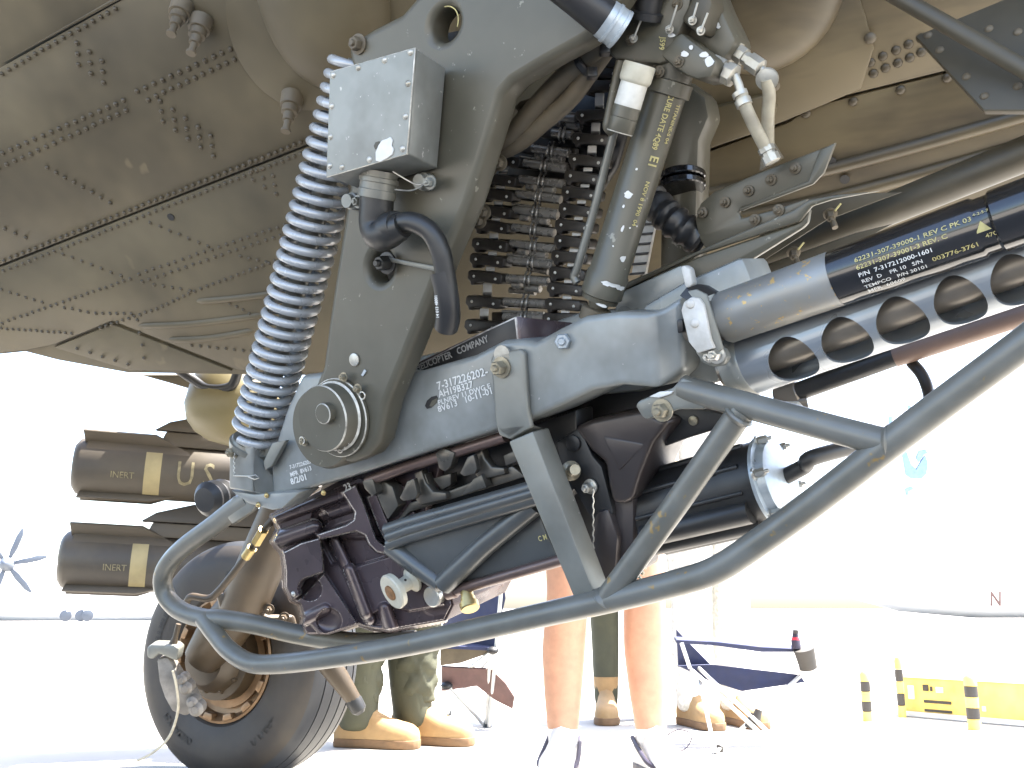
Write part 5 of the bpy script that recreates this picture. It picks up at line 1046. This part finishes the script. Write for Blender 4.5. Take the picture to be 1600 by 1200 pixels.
# ================================================================== BARRIER AND BOLLARDS
def bollard(label, x, y0, y1, w):
    p = on_ground(x, y1); dd = (p - CAM).dot(FW); h = (y1 - y0) * dd / F; r = w * dd / F / 2
    t = thing('striped_bollard', label, 'bollard', p, 'yellow and black bollards')
    n = 5
    for i in range(n): bm = new(); lathe(bm, p + Z * (h * i / n), Z, [(0, r), (h / n * .96, r)] if i < n - 1 else [(0, r), (h / n * .7, r), (h / n, r * .6)], 20); part('band', bm, 'dark_paint' if i % 2 else 'barrier_yellow', t)
    return t
bollard('yellow and black bollard standing apart left of the barrier', 1356, 1052, 1127, 15)
bollard('yellow and black bollard at the left end of the barrier', 1410, 1030, 1121, 12)
bollard('yellow and black bollard in front of the middle of the barrier', 1523, 1058, 1140, 20)
bar = thing('yellow_barrier', 'low yellow barrier box with vents between the bollards', 'barrier', on_ground(1500, 1134))
pA, pB = on_ground(1414, 1120) + Vector((0, .06, 0)), on_ground(1640, 1140) + Vector((0, .06, 0)); hgt = .165; du = (pB - pA).normalized(); dp = Vector((-du.y, du.x, 0))
bm = new(); prism(bm, [pA, pB, pB + Z * hgt, pA + Z * hgt], dp * .15, .006); part('box', bm, 'barrier_yellow', bar)
bm = new(); prism(bm, [pA - du * .01 - dp * .01 + Z * hgt, pB - dp * .01 + Z * hgt, pB - dp * .01 + Z * (hgt + .02), pA - du * .01 - dp * .01 + Z * (hgt + .02)], dp * .17, .004); part('top_rail', bm, 'barrier_white', bar)
bm = new(); prism(bm, [pA - dp * .02 + Z * .002, pB - dp * .02 + Z * .002, pB - dp * .02 + Z * .022, pA - dp * .02 + Z * .022], dp * .02); part('kerb_strip', bm, 'barrier_white', bar)
LB = (pB - pA).length
def bpan(name, s0, s1, z0, z1, m, th=.006): bm = new(); prism(bm, [pA + du * LB * s0 + Z * hgt * z0 - dp * th, pA + du * LB * s1 + Z * hgt * z0 - dp * th, pA + du * LB * s1 + Z * hgt * z1 - dp * th, pA + du * LB * s0 + Z * hgt * z1 - dp * th], dp * .01, .001); part(name, bm, m, bar)
bpan('switch_panel', .085, .13, .45, .80, 'barrier_white'); bpan('gauge', .20, .24, .68, .84, 'dark_paint'); bpan('gauge', .255, .27, .68, .80, 'dark_paint'); bpan('gauge', .30, .35, .66, .80, 'barrier_white', .007); bpan('vent_slot', .20, .40, .38, .45, 'dark_paint'); bpan('vent_slot', .20, .40, .16, .22, 'dark_paint'); bpan('gauge', .62, .645, .28, .40, 'barrier_white')

# ================================================================== FAR AIRCRAFT
D = 36.0
pl = thing('turboprop_aircraft', 'far sunlit white turboprop with dark blue propeller at the left edge', 'aircraft', on_ground(120, 971))
hb = W(14, 882, D); axp = Vector((.25, -1, 0)).normalized()
bm = new(); lathe(bm, W(40, 925, D + 2), Vector((1, .25, -.02)), [(-14, .2), (-12, 1.0), (-6, 1.25), (3, 1.25), (6, 1.0), (9.0, .3), (9.2, 0)], 32); part('fuselage', bm, 'aircraft_white', pl)
bm = new(); lathe(bm, hb + axp * .2, -axp, [(0, .25), (.5, .4), (2.5, .5), (4, .35)], 24); part('engine_nacelle', bm, 'aircraft_white', pl)
pr = None
bm = new(); lathe(bm, hb + axp * .2, axp, [(0, .26), (.25, .24), (.5, .12), (.6, 0)], 20); pr = part('propeller_hub', bm, 'prop_blue', pl)
_, pu, pv = frame(axp)
for k in range(6):
    al = rad(60 * k + 12); d_ = pu * math.cos(al) + pv * math.sin(al); t_ = axp.cross(d_); bm = new()
    prism(bm, [hb + axp * .3 + d_ * .2 - t_ * .06, hb + axp * .3 + d_ * .6 - t_ * .11, hb + axp * .3 + d_ * 1.1 - t_ * .10, hb + axp * .3 + d_ * 1.33 - t_ * .03, hb + axp * .3 + d_ * 1.33 + t_ * .05, hb + axp * .3 + d_ * 1.0 + t_ * .10, hb + axp * .3 + d_ * .5 + t_ * .09, hb + axp * .3 + d_ * .2 + t_ * .05], axp * .04, .01); part('propeller_blade', bm, 'prop_blue', pr)
lettering('305', W(117, 924, D - .2), W(134, 923, D - .2), -FW, 'print_grey', pl, 1.2)
for x in (104, 128, 138):
    p = on_ground(x, 971); bm = new(); lathe(bm, p + Z * .2 - RT * .045, Vector((.3, -1, 0)), [(-.1, .1), (-.08, .2), (.08, .2), (.1, .1)], 24); part('wheel', bm, 'prop_blue', pl)
for x in (104, 132): bm = new(); cyl(bm, on_ground(x, 971) + Z * .2, on_ground(x, 971) + Z * 1.0, .08); part('gear_leg', bm, 'aircraft_white', pl)
D2 = 30.0
p2 = thing('white_jet', 'far white jet with blue bird emblem on its tail', 'aircraft', on_ground(1500, 976))
bm = new(); lathe(bm, W(1330, 905, D2 + 1.5), Vector((1, .1, 0)), [(-.5, .1), (0, .6), (1.5, 1.0), (4, 1.2), (16, 1.2)], 32); part('fuselage', bm, 'aircraft_white', p2)
bm = new(); prism(bm, [W(x, y, D2 + .3) for x, y in ((1300, 880), (1370, 640), (1490, 640), (1540, 880))], FW * .3, .05); part('tail_fin', bm, 'aircraft_white', p2)
lettering('504', W(1403, 614 + 0, D2 + .2), W(1425, 613, D2 + .2), -FW, 'print_grey', p2, 1.2)
lettering('N', W(1546, 946, D2 - .2), W(1564, 946, D2 - .2), -FW, 'maroon', p2, 1.25, .02)
def emb(poly): bm = new(); prism(bm, [W(x, y, D2 + .22) for x, y in poly], FW * .06); part('emblem', bm, 'emblem_blue', p2, smooth=0)
emb([(1390, 652), (1394, 650), (1394, 676), (1390, 680)]); emb([(1419, 634), (1423, 632), (1423, 660), (1419, 664)])
emb([(1410, 706), (1416, 704), (1424, 726), (1432, 734), (1440, 720), (1446, 712), (1450, 722), (1448, 740), (1440, 748), (1424, 748), (1416, 742)]); emb([(1432, 716), (1436, 705), (1446, 702), (1450, 708), (1444, 710), (1436, 722)]); emb([(1414, 765), (1424, 760), (1428, 764), (1420, 768), (1418, 776)])
p2b = None
